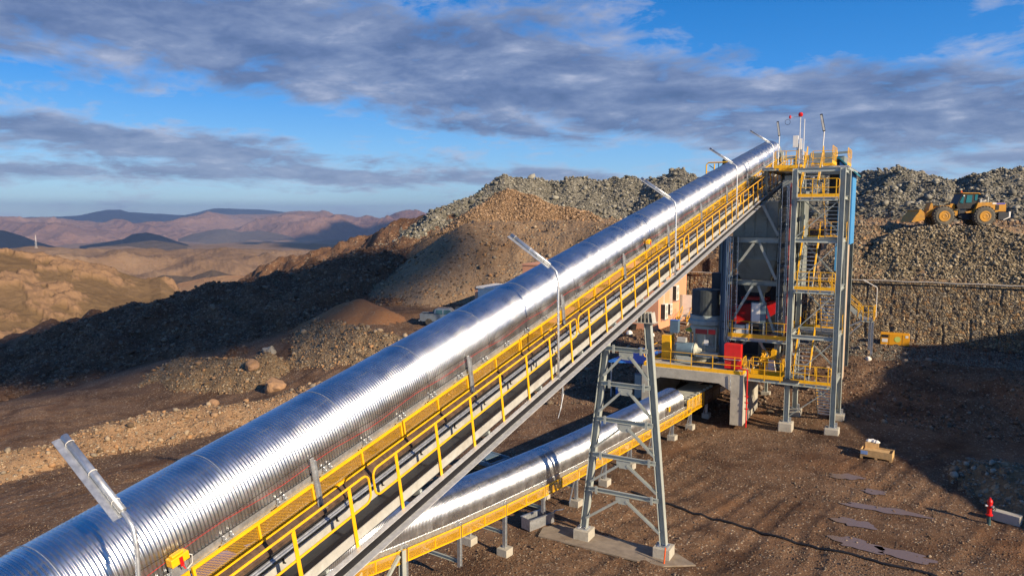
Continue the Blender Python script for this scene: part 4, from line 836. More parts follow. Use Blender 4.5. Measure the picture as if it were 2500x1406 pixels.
# cable ladders and pipes
for x0, z0_, z1_, y, nn in ((-8.0, 5.1, 15.2, 50.55, 1), (-7.55, 5.1, 15.4, 50.5, 1), (-11.05, 4.8, 11.9, 50.6, 1)):
    mb = MB(); 
    for x in (x0, x0+.34): mb.box(x, x+.03, y, y+.08, z0_, z1_)
    for z in np.arange(z0_+.15, z1_, .3): mb.box(x0+.03, x0+.34, y+.02, y+.05, z, z+.03)
    o = mb.build('cable_ladder', GALV, bf, off=BF)
    c_ = MB(); [c_.tube((x0+.07+.055*k, y-.01, z0_), (x0+.07+.055*k, y-.01, z1_), .02, 6) for k in range(4)]; c_.build('cables', BLACK if x0 != -7.55 else mat('red_cable', (.28, .03, .03), .6), o, off=BF)
for i, x in enumerate((-11.42, -11.3, -11.18)): MB().path([(x, 50.55, 11.9), (x, 50.55, 4.9), (x+.12, 50.5, 4.7)], .032, 8).build('pipe', GALV, bf, off=BF)
mb = MB()
for z in (6.0, 8.0, 10.2, 12.6): mb.box(-8.2, -7.15, 50.6, 50.65, z, z+.06)
for z in (5.6, 6.1): mb.box(-11.6, -10.7, 50.6, 50.65, z, z+.06)
mb.build('pipe_brackets', DARK, bf, off=BF)
# service platform z 5.2
SP = (-9.3, 50.3, 5.2); sp = thing('service_platform', 'steel service platform with yellow toe board between the crusher and the stair tower', 'platform', SP)
platform(sp, -11.1, -7.1, 49.9, 51.9, 5.25, SP); rail(sp, [(-11.05, 49.9, 5.25), (-7.2, 49.9, 5.25)], 1.1, SP, toe=.28, spacing=1.3); rail(sp, [(-7.15, 49.9, 5.25), (-7.15, 51.8, 5.25)], 1.1, SP, toe=.28, spacing=.9)
platform(sp, -7.1, -4.5, 52.3, 53.6, 5.6, SP)
MB().box(-10.95, -10.2, 51.0, 51.3, 5.3, 5.9).box(-10.1, -9.9, 51.0, 51.2, 5.3, 6.0).build('pump', WHITE, sp, off=SP)
gc = thing('grey_cabinet', 'tall grey electrical cabinet on the service platform', 'cabinet', (-9.75, 50.7, 5.25)); MB().box(0, .95, 0, .35, .9, 2.3).build('body', STEELB, gc, bevel=.015)
MB().box(.06, .60, -.015, 0, .95, 2.25).build('door', WHITE, gc); MB().box(.05, .1, .1, .2, 0, .9).box(.85, .9, .1, .2, 0, .9).build('stand', GALV, gc)
# lower walkway z 3.0 between deck and tower
LW = (-8.2, 48.3, 3.0); lw = thing('link_walkway', 'steel link walkway with yellow toe boards from the concrete deck to the stair tower', 'walkway', LW)
platform(lw, -9.35, -6.2, 47.6, 48.9, 3.1, LW, DARK); rail(lw, [(-9.3, 47.6, 3.1), (-7.1, 47.6, 3.1)], 1.1, LW, toe=.26, spacing=.95); rail(lw, [(-9.3, 48.9, 3.1), (-7.2, 48.9, 3.1)], 1.1, LW, toe=.26, spacing=.9)
platform(lw, -9.3, -7.2, 48.9, 52.5, 3.1, LW, DARK); rail(lw, [(-7.3, 49.0, 3.1), (-7.3, 52.4, 3.1)], 1.1, LW, toe=.2, spacing=1.1); rail(lw, [(-9.2, 52.5, 3.1), (-7.3, 52.5, 3.1)], 1.1, LW, toe=.2)
MB().prism([(-8.55, 49.6, 3.12), (-7.9, 49.6, 3.12), (-8.05, 49.6, 3.9), (-8.35, 49.6, 3.9)], (0, .5, 0)).build('pale_hopper', WHITE, lw, off=LW)
mb = MB(); 
for k in range(8): a = random.uniform(-9.0, -7.8); mb.path([(a, 50.0, 3.2), (a+random.uniform(-.2, .2), 50.2, 3.8), (a+random.uniform(-.4, .4), 50.4, 4.2), (a, 50.6, 4.4)], .035, 6)
mb.box(-8.9, -8.5, 50.2, 50.6, 3.6, 4.0).box(-8.3, -8.0, 50.3, 50.6, 3.9, 4.5); mb.build('yellow_pipework', YEL, lw, off=LW)
cz = MB().ibeam((-9.5, 56.0, .3), (-9.5, 56.0, 3.0), .2, .2, .016).build('post', GREY, lw, off=LW); MB().box(-9.8, -9.2, 55.7, 56.3, -.2, .35).build('footing', CONC, cz, off=LW)

# ================================================================== concrete portal and deck
CD = (-12.8, 50, 0); cd = thing('concrete_portal', 'weathered concrete portal deck with haunched front beam spanning the low conveyor', 'portal', CD)
ztop = 3.2
mb = MB(); mb.prism([(-16.2, 47.5, ztop), (-16.2, 47.5, -.1), (-15.45, 47.5, -.1), (-15.45, 47.5, 2.25), (-14.9, 47.5, 2.52), (-11.0, 47.5, 2.52), (-10.25, 47.5, 2.1), (-10.25, 47.5, -.1), (-9.45, 47.5, -.1), (-9.45, 47.5, ztop)], (0, .8, 0)); mb.build('front_frame', CONC, cd, off=CD, bevel=.02)
MB().box(-16.2, -9.45, 48.3, 56.5, 2.75, ztop).build('deck_slab', CONC, cd, off=CD)
MB().box(-9.72, -9.46, 48.3, 52.6, -.1, 2.75).build('side_wall', CONC, cd, off=CD); MB().box(-16.2, -15.9, 48.3, 56.5, -.1, 2.75).build('side_wall', CONC, cd, off=CD)
MB().box(-15.9, -13.2, 56.0, 56.5, -.1, 2.75).build('rear_wall', CONC, cd, off=CD)
rail(cd, [(-16.1, 47.6, ztop), (-9.6, 47.6, ztop)], 1.1, CD, toe=.24, spacing=1.45); rail(cd, [(-16.1, 47.7, ztop), (-16.1, 54.0, ztop)], 1.1, CD, toe=.24, spacing=1.5); rail(cd, [(-9.55, 47.65, ztop), (-9.55, 48.6, ztop)], 1.1, CD, toe=.24, spacing=.4)
MB().path([(-10.3, 47.42, ztop-.05), (-10.25, 47.42, ztop-.1), (-10.22, 47.42, 2.2)], .03, 8).build('drain_pipe', GALV, cd, off=CD)
rp = thing('red_fire_pipe', 'thin red fire water pipe running up the corner of the concrete portal', 'pipe', (-9.2, 47.4, 0))
MB().path([(0, 0, -.1), (0, 0, 3.55), (-.06, 0, 3.62), (-.45, .1, 3.6)], .045, 8).build('riser', RED, rp); 
for z in (1.1, 1.5, 1.9): MB().tube((-.14, 0, z), (.12, 0, z), .03, 6).lathe((.0, 0, z), [(.07, -.04), (.07, .04)], 8).build('valve', RED, rp)
# crusher
CR = (-12.95, 51.6, ztop); cr = thing('cone_crusher', 'pale cone crusher with a dark feed hood standing on the concrete deck', 'crusher', CR)
MB().lathe((0, 0, 0), [(.8, 0), (.8, .25), (1.0, .3), (1.0, 1.0), (.85, 1.1), (.85, 1.9), (1.05, 2.0), (1.08, 2.35), (.95, 2.5)], 28).build('lower_frame', CREAM, cr)
MB().lathe((0, 0, 2.5), [(.98, 0), (1.2, .1), (1.2, .35), (1.12, .45), (1.12, .7), (1.0, .72)], 32).build('bowl_ring', mat('bowl_blue_grey', (.27, .33, .33), .6, dirt=(.15, .13, .1), dirt_a=.35), cr)
MB().lathe((0, 0, 3.2), [(1.0, 0), (1.0, 1.75), (.95, 1.8)], 32).build('feed_hood', mat('dark_hood', (.035, .045, .05), .65, var=.3), cr)
for a in range(8): MB().beam((math.cos(a*.785+.2)*1.0, math.sin(a*.785+.2)*1.0, .4), (math.cos(a*.785+.2)*1.02, math.sin(a*.785+.2)*1.02, 2.4), .12, .12).build('tie_column', CREAM, cr)
MB().box(-.45, .35, -1.12, -1.04, 1.98, 2.3).build('red_name_plate', mat('dark_red', (.3, .02, .02), .5), cr); MB().box(.42, .9, -1.0, -.92, 1.98, 2.3).build('red_name_plate', RED, cr)
MB().box(.15, .45, -1.06, -1.0, 1.2, 1.6).build('warning_plate', WHITE, cr)
MB().lathe((-1.0, -.4, 2.05), [(.05, -.1), (.3, -.05), (.36, .1), (.05, .25)], 12).build('hydraulic_cap', mat('lime_cap', (.40, .42, .05), .6), cr)
mt = thing('crusher_motor', 'slate blue electric motor with pale end bell beside the crusher', 'motor', (-14.6, 49.9, ztop))
MB().lathe((0, 0, .95), [(.1, 0), (.42, .03), (.46, .12), (.46, 1.25), (.40, 1.32)], 24, 'x').build('housing', STEELB, mt); MB().lathe((1.32, 0, .95), [(.40, 0), (.46, .05), (.42, .12), (.2, .25), (.1, .5)], 20, 'x').build('end_bell', CREAM, mt)
MB().box(.1, 1.3, -.5, .5, 0, .5).build('plinth', GREY, mt); MB().box(.15, .75, -.2, .2, 1.42, 1.72).build('terminal_box', PLATE, mt)
MB().box(1.5, 3.0, -.35, .1, .55, .85).build('shaft_guard', CREAM, mt)
mb = MB()
for k in range(3): mb.path([(.0+.1*k, -.5, 1.3), (-.06+.1*k, -.62, .7), (.1+.1*k, -.6, .12), (1.0, -.7-.05*k, .06), (2.2, -.72-.05*k, .06)], .025, 6)
mb.build('hoses', BLACK, mt)
MB().box(-15.75, -15.15, 50.4, 51.4, ztop, ztop+1.7).build('yellow_drive_guard', YEL, None); dg = bpy.data.objects['yellow_drive_guard']; tag(dg, 'plain yellow drive guard box behind the crusher motor', 'guard')
rc = thing('red_cabinet', 'glossy red cabinet standing on the concrete deck next to the blue column', 'cabinet', (-11.0, 48.75, ztop)); MB().box(0, 1.08, 0, .7, .75, 1.72).build('body', RED, rc, bevel=.015)
MB().box(.04, 1.08, .05, .65, .1, .70).build('lower_housing', RED, rc); MB().box(0, 1.12, -.02, .0, .70, .75).build('trim', GALV, rc)
rm = thing('red_feeder', 'long red vibrating feeder glimpsed behind the steel frame', 'feeder', (-10.2, 54, 6))
MB().prism([(-2.3, 0, .0), (-1.5, 0, .75), (1.5, 0, 1.35), (1.7, 0, .6), (1.0, 0, .1), (-1.0, 0, -.5)], (0, 1.3, 0)).build('trough', RED, rm); MB().box(-.9, .9, .2, 1.2, 1.3, 1.5).build('rib', RED, rm)
MB().box(-2.1, 2.0, .1, 1.2, -2.6, -.6).build('support', DARK, rm)
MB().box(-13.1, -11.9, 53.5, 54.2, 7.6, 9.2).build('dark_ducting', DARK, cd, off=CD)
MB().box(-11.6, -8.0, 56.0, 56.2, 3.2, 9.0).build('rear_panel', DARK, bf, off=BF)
# blue shed behind the tower
BS = (-4.85, 58.5, 9); bs = thing('blue_sheet_enclosure', 'tall sky blue sheet metal enclosure with teal roof behind the stair tower', 'enclosure', BS)
mb = MB(); mb.prism([(-5.25, 57, 11.3), (-4.35, 57, 11.3), (-4.35, 57, 16.25), (-5.25, 57, 17.1)], (0, 3, 0)); w_ = mb.build('wall', SHEDB, bs, off=BS)
rb = MB()
for x in np.arange(-5.2, -4.36, .11): rb.box(x, x+.03, 56.975, 57, 11.3, 17.1-(x+5.25)*.94)
rb.build('ribs', SHEDB, w_, off=BS)
MB().prism([(-5.95, 56.7, 17.35), (-5.3, 56.7, 17.4), (-4.1, 56.7, 16.2), (-4.1, 56.7, 16.1), (-5.3, 56.7, 17.28), (-5.95, 56.7, 17.25)], (0, 3.6, 0)).build('roof', TEAL, bs, off=BS)
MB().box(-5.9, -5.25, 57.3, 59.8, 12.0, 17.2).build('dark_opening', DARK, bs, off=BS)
MB().box(-5.15, -4.5, 57.2, 58.5, 1.5, 11.3).build('pillar', mat('beige_render', (.5, .38, .28), .8), bs, off=BS)
MB().box(-5.3, -4.7, 56.9, 57.15, 9.4, 11.3).build('narrow_panel', SHEDB, bs, off=BS)
bs2 = thing('feed_station_frame', 'yellow railed frame with a green motor peeping over the top of the cover', 'platform', (-16.0, 60, 16))
# drive platform peeping over the cover
bpy.data.objects.remove(bs2)
DP = (-14.3, 57, 14.6); dp = thing('drive_platform', 'small yellow railed drive platform with a dark green motor peeping over the cover', 'platform', DP)
MB().path([(-14.6, 57, 14.6), (-14.6, 57, 17.15), (-14.45, 57, 17.3), (-12.9, 57, 17.3)], .05, 8).path([(-14.6, 57, 16.6), (-12.9, 57, 16.6)], .03, 8).path([(-14.0, 57, 17.2), (-14.0, 57, 15.0)], .05, 8).build('handrail', YEL, dp, off=DP)
MB().beam((-14.4, 57.1, 17.1), (-13.4, 57.1, 16.4), .05, .05).beam((-13.7, 57.1, 17.25), (-13.7, 57.1, 16.3), .05, .05).box(-14.7, -12.7, 56.7, 58.4, 14.5, 14.65).build('frame', DARK, dp, off=DP)
MB().lathe((-13.2, 57.3, 17.35), [(.02, -.25), (.26, -.2), (.28, .12), (.2, .2), (.02, .22)], 16).box(-13.45, -12.95, 57.05, 57.55, 16.6, 17.15).build('motor', mat('dark_green', (.015, .05, .04), .5), dp, off=DP)
MB().ibeam((-13.4, 57.4, 3), (-13.4, 57.4, 14.5), .25, .25, .02).build('post', BINP, dp, off=DP)

# ================================================================== buildings on the terrace
PK = (-30, 75, 1.9); pk = thing('pink_building', 'flat roofed pink building with outdoor air conditioners on its sunny wall', 'building', PK)
MB().box(-37.3, -22.2, 69.7, 79.5, .8, 7.9).build('wall', PINK, pk, off=PK)
MB().box(-37.36, -22.14, 69.64, 79.56, 7.9, 8.08).build('roof', PINK, pk, off=PK)
MB().box(-35.6, -34.4, 69.66, 69.7, 2, 4.1).build('door', BROWN, pk, off=PK)
MB().box(-31, -29.2, 69.66, 69.7, 3.4, 4.8).build('window', GLASS, pk, off=PK)
MB().box(-22.2, -21.95, 73.4, 73.5, 3.0, 7.7).box(-22.2, -22.1, 71.3, 71.35, 4.4, 7.6).build('conduit', WHITE, pk, off=PK)
ac = thing('air_conditioner', 'twin fan outdoor unit low on the pink wall, nearest the building corner', 'air conditioner', (-22.2, 70.5, 3.0), group='outdoor units on the pink wall')
MB().box(.05, .45, 0, .95, 0, 1.55).build('casing', WHITE, ac, bevel=.02)
for z in (.42, 1.12): MB().lathe((.45, .48, z), [(.30, 0), (.30, .015), (.06, .02)], 18, 'x').build('fan_grille', GREY, ac)
MB().box(.0, .45, -.03, 0, .05, 1.5).build('coil', DARK, ac); MB().box(0, .5, .05, .1, -.12, 0).box(0, .5, .85, .9, -.12, 0).build('bracket', GALV, ac)
dup(ac, (-22.2, 72.2, 3.3), label='small outdoor unit beside the twin fan unit on the pink wall').scale = (1, .8, .7)
dup(ac, (-22.2, 74.2, 4.5), label='outdoor unit mounted highest on the pink wall')
dk = thing('white_door_unit', 'white sheeted doorway box at the rear corner of the pink building', 'door', (-21.1, 77, 2))
MB().box(-.8, .15, 0, .1, .8, 2.85).build('door_leaf', WHITE, dk); MB().box(-1.05, -.8, 0, .12, .8, 2.85).build('frame', GREY, dk)
ys = thing('entrance_steps', 'short metal steps with yellow handrails up to the white doorway', 'stairs', (-21, 74, 1.9))
stair(ys, (-20.9, 73.2, 1.95), (-20.9, 75.6, 2.9), 1.0, off=(-21, 74, 1.9)); platform(ys, -21.4, -20.1, 75.6, 76.9, 2.9, (-21, 74, 1.9)); rail(ys, [(-20.1, 75.7, 2.9), (-20.1, 76.8, 2.9)], 1.1, (-21, 74, 1.9), toe=.1)
WB = (-43.6, 76, 2); wb = thing('white_cabin', 'white cabin with a brown corner post partly hidden behind the cover', 'building', WB)
MB().box(-45.2, -38.5, 73.3, 77.5, 1.0, 4.75).build('wall', WHITE, wb, off=WB); MB().box(-45.55, -45.2, 73.25, 77.5, 1.0, 4.85).build('corner_post', PINK, wb, off=WB)
MB().box(-45.3, -38.4, 73.1, 77.6, 4.75, 4.95).build('roof', WHITE, wb, off=WB); f_ = MB().box(-45.05, -44.0, 73.26, 73.3, 2.2, 3.3).build('window', DARK, wb, off=WB); MB().box(-44.8, -44.3, 73.24, 73.26, 2.4, 3.0).build('pane', GLASS, f_, off=WB)

# ================================================================== gabion wall
def gabion():
    root = thing('gabion_wall', 'long gabion retaining wall of caged tan and brown stones right of the stair tower', 'wall', (0, 72.3, 2))
    m = bpy.data.materials.new('gabion_stone'); m.use_nodes = True; t = NT(m.node_tree)
    c = t.n('ShaderNodeTexCoord').outputs['Object']
    c2 = t.n('ShaderNodeMapping', {0: c, 3: (1, 1, 1.15)}).outputs[0]
    c2 = t.n('ShaderNodeVectorMath', {0: c2, 1: t.n('ShaderNodeVectorMath', {0: t.n('ShaderNodeTexNoise', {'Vector': c, 'Scale': 2.2, 'Detail': 2}).outputs['Color'], 3: .35}, operation='SCALE').outputs[0]}, operation='ADD').outputs[0]
    v = t.n('ShaderNodeTexVoronoi', {'Vector': c2, 'Scale': 4.0}); e = t.n('ShaderNodeTexVoronoi', {'Vector': c2, 'Scale': 4.0}, feature='DISTANCE_TO_EDGE').outputs['Distance']
    r = t.n('ShaderNodeSeparateColor', {0: v.outputs['Color']}).outputs
    cc = t.ramp(r[0], [(0, (.22, .17, .115)), (.14, (.32, .25, .165)), (.3, (.25, .215, .165)), (.45, (.38, .30, .19)), (.6, (.19, .155, .12)), (.72, (.34, .22, .12)), (.84, (.29, .255, .20)), (.93, (.45, .37, .25))], 'CONSTANT')
    nz = t.n('ShaderNodeTexNoise', {'Vector': c, 'Scale': 8, 'Detail': 6}).outputs[0]
    cc = t.mix(.6, cc, t.ramp(nz, [(.3, (.6, .6, .6)), (.7, (1.3, 1.3, 1.3))]), 'MULTIPLY')
    gap = t.m('LESS_THAN', e, .03); cc = t.mix(t.m('MULTIPLY', gap, .7), cc, (.07, .055, .04))
    s = t.n('ShaderNodeSeparateXYZ', {0: c}).outputs
    b = t.n('ShaderNodeBsdfPrincipled', {'Base Color': cc, 'Roughness': .9, 'Specular IOR Level': .2})
    cc_ = None; h = t.m('ADD', t.m('MINIMUM', e, .22), t.m('MULTIPLY', nz, .08))
    bb = t.n('ShaderNodeBump', {'Height': h, 'Strength': 1., 'Distance': .45}); t.t.links.new(bb.outputs[0], b.inputs['Normal'])
    t.n('ShaderNodeOutputMaterial', {0: b.outputs[0]})
    gabion_run(root, m, (-8.6, 24.), 72.3, 7.6)
    r2 = thing('gabion_wall', 'shorter gabion wall seen between the pink building and the crusher', 'wall', (-15, 80, 2)); gabion_run(r2, m, (-23.2, -8.3), 80., 7.1)
    mb = MB().box(-8.9, -8.6, 72.3, 80.2, 1.2, 7.6); mb.build('return_wall', m, root, off=(0, 72.3, 2))
def gabion_run(root, m, xr, yf, ztop_):
    o_ = root.location; xs = np.arange(xr[0], xr[1], .07); zs = np.arange(1.2, ztop_+.02, .07); X, Z = np.meshgrid(xs, zs, indexing='ij')
    d = .12*np.abs(fbm(X*3.1, Z*3.1, 3, 500))+.10*fbm(X*.5, Z*.5, 3, 501); sx = np.minimum(np.abs((X+.13*fbm(Z*1., X*.1, 2, 510)) % 2.0-1)*-1+1, 9)
    seam = np.exp(-(sx/.07)**2)*.10*(fbm(X*.3, Z*.9, 2, 505) > .0)+np.exp(-(((Z-1.2) % 1.0-.5)**2)/.0001)*0
    Y = yf-d+seam; nx, nz_ = X.shape; idx = np.arange(nx*nz_).reshape(nx, nz_)
    F = np.stack([idx[:-1, :-1], idx[1:, :-1], idx[1:, 1:], idx[:-1, 1:]], -1).reshape(-1, 4)
    o = fast_mesh('stone_face', np.stack([X.ravel()-o_[0], Y.ravel()-o_[1], Z.ravel()-o_[2]], -1), F, m); o.parent = root
    V = []; top = MB()
    for i in range(0, len(xs)-8, 8):
        z0, z1 = ztop_+.06*vnoise(np.array([xs[i]*.4]), np.array([1.]), 9)[0], ztop_+.06*vnoise(np.array([xs[i+8]*.4]), np.array([1.]), 9)[0]
        top.add([(xs[i], yf-.15, z0-.05), (xs[i], yf+.9, z0), (xs[i+8], yf+.9, z1), (xs[i+8], yf-.15, z1-.05), (xs[i], yf-.15, z0-.25), (xs[i+8], yf-.15, z1-.25)], [(0, 3, 2, 1), (4, 5, 3, 0)])
    top.build('stone_top', m, root, off=o_)
    MB().path([(x, yf-.18, ztop_+.03*math.sin(x*1.7)) for x in np.arange(xr[0], xr[1], .6)], .022, 5).build('top_wire', WHITE, root, off=o_)
gabion()

# ================================================================== access stair and lamp at the right
AS = (-3.4, 67.3, 1.9); as_ = thing('access_stair', 'yellow railed access stair and landing in front of the gabion wall', 'stairs', AS)
stair(as_, (-3.9, 66.6, 4.85), (-6.6, 66.6, 7.3), .9, AS); platform(as_, -3.95, -3.0, 66.1, 67.6, 4.88, AS); rail(as_, [(-3.9, 66.1, 4.88), (-3.0, 66.1, 4.88)], 1.1, AS, toe=0, spacing=.5); rail(as_, [(-3.0, 66.2, 4.88), (-3.0, 67.5, 4.88)], 1.1, AS, toe=.15, spacing=.5)
for x, y in ((-3.1, 66.2), (-3.35, 67.4)): MB().ibeam((x, y, 1.6), (x, y, 4.7), .18, .18, .014).build('support_post', GALV, as_, off=AS)
MB().beam((-5.4, 66.2, 3.9), (-3.9, 66.2, 4.75), .08, .12).beam((-5.4, 66.3, 2.9), (-3.9, 66.3, 4.5), .06, .1).build('stair_brace', GALV, as_, off=AS)
al = thing('slanted_lamp', 'thin white lamp with a slanted tube before the gabion wall', 'lamp', (-2.95, 67.5, 4.9)); MB().path([(0, 0, 0), (0, 0, 2.45), (-.08, 0, 2.55)], .03, 8).build('pole', WHITE, al)
MB().beam((-.05, 0, 2.52), (-1.1, 0, 3.1), .13, .07).build('luminaire', WHITE, al)

# ================================================================== generator trailer
gn = thing('generator_trailer', 'orange yellow generator box on a two wheeled trailer before the gabion wall', 'generator', (-1.55, 70.6, 1.8), (0, 0, R_(3)))
GY = mat('generator_orange', (.72, .33, .01), .4, var=.05)
MB().box(-1.1, 1.1, -.5, .5, .48, 1.45).build('canopy', GY, gn, bevel=.03); MB().box(-1.2, 1.15, -.5, .5, .36, .475).build('chassis', BLACK, gn)
for y in (-.56, .56): MB().lathe((.1, y, .3), [(.1, -.08), (.28, -.08), (.3, -.04), (.3, .04), (.28, .08), (.1, .08)], 20, 'y').build('wheel', TYRE, gn)
for x0, x1, z0, z1, m_ in ((-1.02, -.5, 1.12, 1.36, BLACK), (-.98, -.55, .72, 1.02, WHITE), (.78, 1.0, 1.15, 1.35, WHITE)): MB().box(x0, x1, -.515, -.502, z0, z1).build('panel', m_, gn)
MB().lathe((.2, -.515, 1.0), [(.001, 0), (.24, 0), (.24, .012)], 20, 'y').build('round_sticker', mat('lime_sticker', (.5, .6, .15), .5), gn)
MB().box(-.45, -.43, -.51, -.5, .52, 1.4).box(.55, .57, -.51, -.5, .52, 1.4).build('door_seams', BLACK, gn)
MB().tube((-1.2, 0, .4), (-2.0, 0, .32), .035, 6).tube((-1.15, -.3, .4), (-1.15, -.3, 0), .03, 6).build('drawbar', BLACK, gn)

# ================================================================== wheel loader
FWP = Vector((1.34, 81.14, 13.23)); LS = .0370
ld = thing('wheel_loader', 'yellow wheel loader with its bucket lowered on top of the crushed stone heap', 'wheel loader', FWP-Vector((0, 0, .95)), (0, 0, R_(20.8)))
def q(px, py, y=0.): return ((px-2291.4)*LS, y, (526.8-py)*LS+.95)
def zq(X, Y): return (2150+X/7.143, 440+Y/7.143)
def lp(zs, y0, wy, name, m, parent=ld, bevel=.02):
    P = [q(*zq(a, b), y0) for a, b in zs]; return MB().prism(P, (0, wy, 0)).build(name, m, parent, bevel=bevel)
lp([(1575, 385), (1770, 380), (2030, 395), (2045, 420), (2045, 545), (1920, 545), (1860, 560), (1780, 510), (1640, 520), (1570, 570), (1500, 575), (1540, 500)], -1.1, 2.2, 'engine_hood', LOADY)
lp([(1660, 372), (1770, 368), (1760, 330), (1740, 330), (1715, 352), (1660, 352)], -.5, 1.0, 'engine_top', PLATE)
MB().box(*[v for v in (q(*zq(1870, 0))[0], q(*zq(1925, 0))[0])], -1.13, -1.10, q(*zq(0, 515))[2], q(*zq(0, 425))[2]).build('rear_vent', BLACK, ld)
MB().box(q(*zq(1815, 0))[0], q(*zq(1880, 0))[0], -1.12, -1.10, q(*zq(0, 412))[2], q(*zq(0, 388))[2]).build('white_stripe', WHITE, ld); MB().box(q(*zq(1880, 0))[0], q(*zq(2025, 0))[0], -1.12, -1.10, q(*zq(0, 416))[2], q(*zq(0, 393))[2]).build('blue_stripe', mat('violet_blue', (.08, .08, .42), .5), ld)
cab = lp([(1270, 500), (1245, 430), (1330, 225), (1600, 225), (1585, 380), (1560, 490)], -.8, 1.6, 'cab', BLACK)
lp([(1320, 222), (1330, 205), (1610, 208), (1635, 232), (1620, 240), (1600, 224)], -.9, 1.8, 'cab_roof', LOADY)
for zs in ([(1290, 380), (1345, 245), (1368, 245), (1350, 400)], [(1395, 385), (1410, 250), (1497, 250), (1490, 385)], [(1540, 345), (1545, 240), (1590, 240), (1580, 345)]): lp(zs, -.84, .03, 'window', mat('teal_glass', (.03, .16, .20), .12, spec=.8), cab, 0)
lp([(1345, 250), (1365, 250), (1365, 272), (1345, 272)], -.9, .05, 'work_light', WHITE, cab, 0)
MB().lathe(q(*zq(1375, 195)), [(.09, -.1), (.09, .1), (.03, .15)], 10).build('beacon', mat('orange_beacon', (.7, .15, .02), .3), cab)
lp([(1240, 400), (1160, 400), (1150, 450), (980, 470), (880, 515), (870, 470), (860, 395), (830, 390), (800, 480), (790, 600), (840, 640), (1200, 640), (1290, 620), (1310, 520), (1240, 510)], -.55, 1.1, 'front_frame', LOADY)
lp([(870, 515), (990, 455), (1060, 455), (1130, 490), (1100, 505), (1010, 485), (900, 530)], -1.2, .5, 'front_mudguard', LOADY); lp([(870, 515), (990, 455), (1060, 455), (1130, 490), (1100, 505), (1010, 485), (900, 530)], .7, .5, 'front_mudguard', LOADY)
lp([(1300, 640), (1300, 520), (1560, 520), (1560, 680), (1400, 690)], -.6, 1.2, 'rear_frame', DARK)
lp([(1380, 545), (1500, 530), (1500, 560), (1400, 575)], -1.0, .2, 'ladder', LOADY)
lp([(790, 600), (700, 690), (690, 640), (760, 540), (980, 440), (1160, 430), (1160, 470), (1000, 480), (850, 560)], -.75, .25, 'lift_arm', LOADY); lp([(790, 600), (700, 690), (690, 640), (760, 540), (980, 440), (1160, 430), (1160, 470), (1000, 480), (850, 560)], .5, .25, 'lift_arm', LOADY)
lp([(880, 375), (1100, 385), (1100, 400), (880, 392)], -.1, .2, 'tilt_linkage', DARK)
bk = MB(); P = [q(*zq(a, b)) for a, b in ((445, 738), (500, 640), (570, 545), (565, 520), (600, 503), (660, 560), (675, 690), (560, 722))]
bk.prism([(x, -1.45, z) for x, _, z in P], (0, 2.9, 0)); bk.build('bucket', LOADY, ld, bevel=.02)
lp([(1935, 560), (2095, 560), (2095, 680), (1935, 690)], -1.0, 2.0, 'counterweight', DARK); lp([(2100, 545), (2135, 545), (2130, 650), (2020, 698), (2010, 688), (2105, 640)], -1.05, .1, 'tail_guard', WHITE)
MB().tube(q(*zq(1830, 375)), q(*zq(1835, 275)), .07, 10).build('exhaust', GREY, ld); MB().tube(q(*zq(1630, 420), -.9), q(*zq(1630, 320), -.9), .09, 10).build('air_filter', PLATE, ld)
def wheel(cx_, cz_, y, r=.92):
    s_ = -1 if y < 0 else 1; w_ = .62
    t_ = MB().lathe((cx_, y, cz_), [(r*.52, -w_/2), (r*.80, -w_/2-.02), (r*.95, -w_/2+.06), (r, -w_/2+.12), (r, w_/2-.12), (r*.95, w_/2-.06), (r*.80, w_/2+.02), (r*.52, w_/2)], 40, 'y')
    for k in range(22):
        a = 2*math.pi*k/22; ca, sa = math.cos(a), math.sin(a)
        for e, dd in ((-1, .0), (1, .14)):
            c2, s2 = math.cos(a+dd), math.sin(a+dd); t_.beam((cx_+c2*r*1.0, y+e*w_*.50, cz_+s2*r*1.0), (cx_+math.cos(a+dd+.10)*r*1.01, y+e*.04, cz_+math.sin(a+dd+.10)*r*1.01), .10, .07, up=(c2, 0, s2))
    o = t_.build('wheel', mat('dusty_tyre', (.10, .095, .08), .9, dirt=(.2, .17, .12), dirt_a=.6, dirt_s=2) if 'dusty_tyre' not in MATS else MATS['dusty_tyre'], ld)
    e = s_*w_/2; MB().lathe((cx_, y, cz_), [(r*.12, e*1.02), (r*.18, e*1.12), (r*.34, e*1.04), (r*.38, e*1.14), (r*.54, e*1.14), (r*.54, e*.5)] if s_ > 0 else [(r*.54, e*.5), (r*.54, e*1.14), (r*.38, e*1.14), (r*.34, e*1.04), (r*.18, e*1.12), (r*.12, e*1.02)], 26, 'y').build('rim', LOADY, o)
for y in (-1.05, 1.05): wheel(0, .92, y); wheel(q(*zq(1690, 0))[0], q(*zq(0, 628))[2]+.0, y)

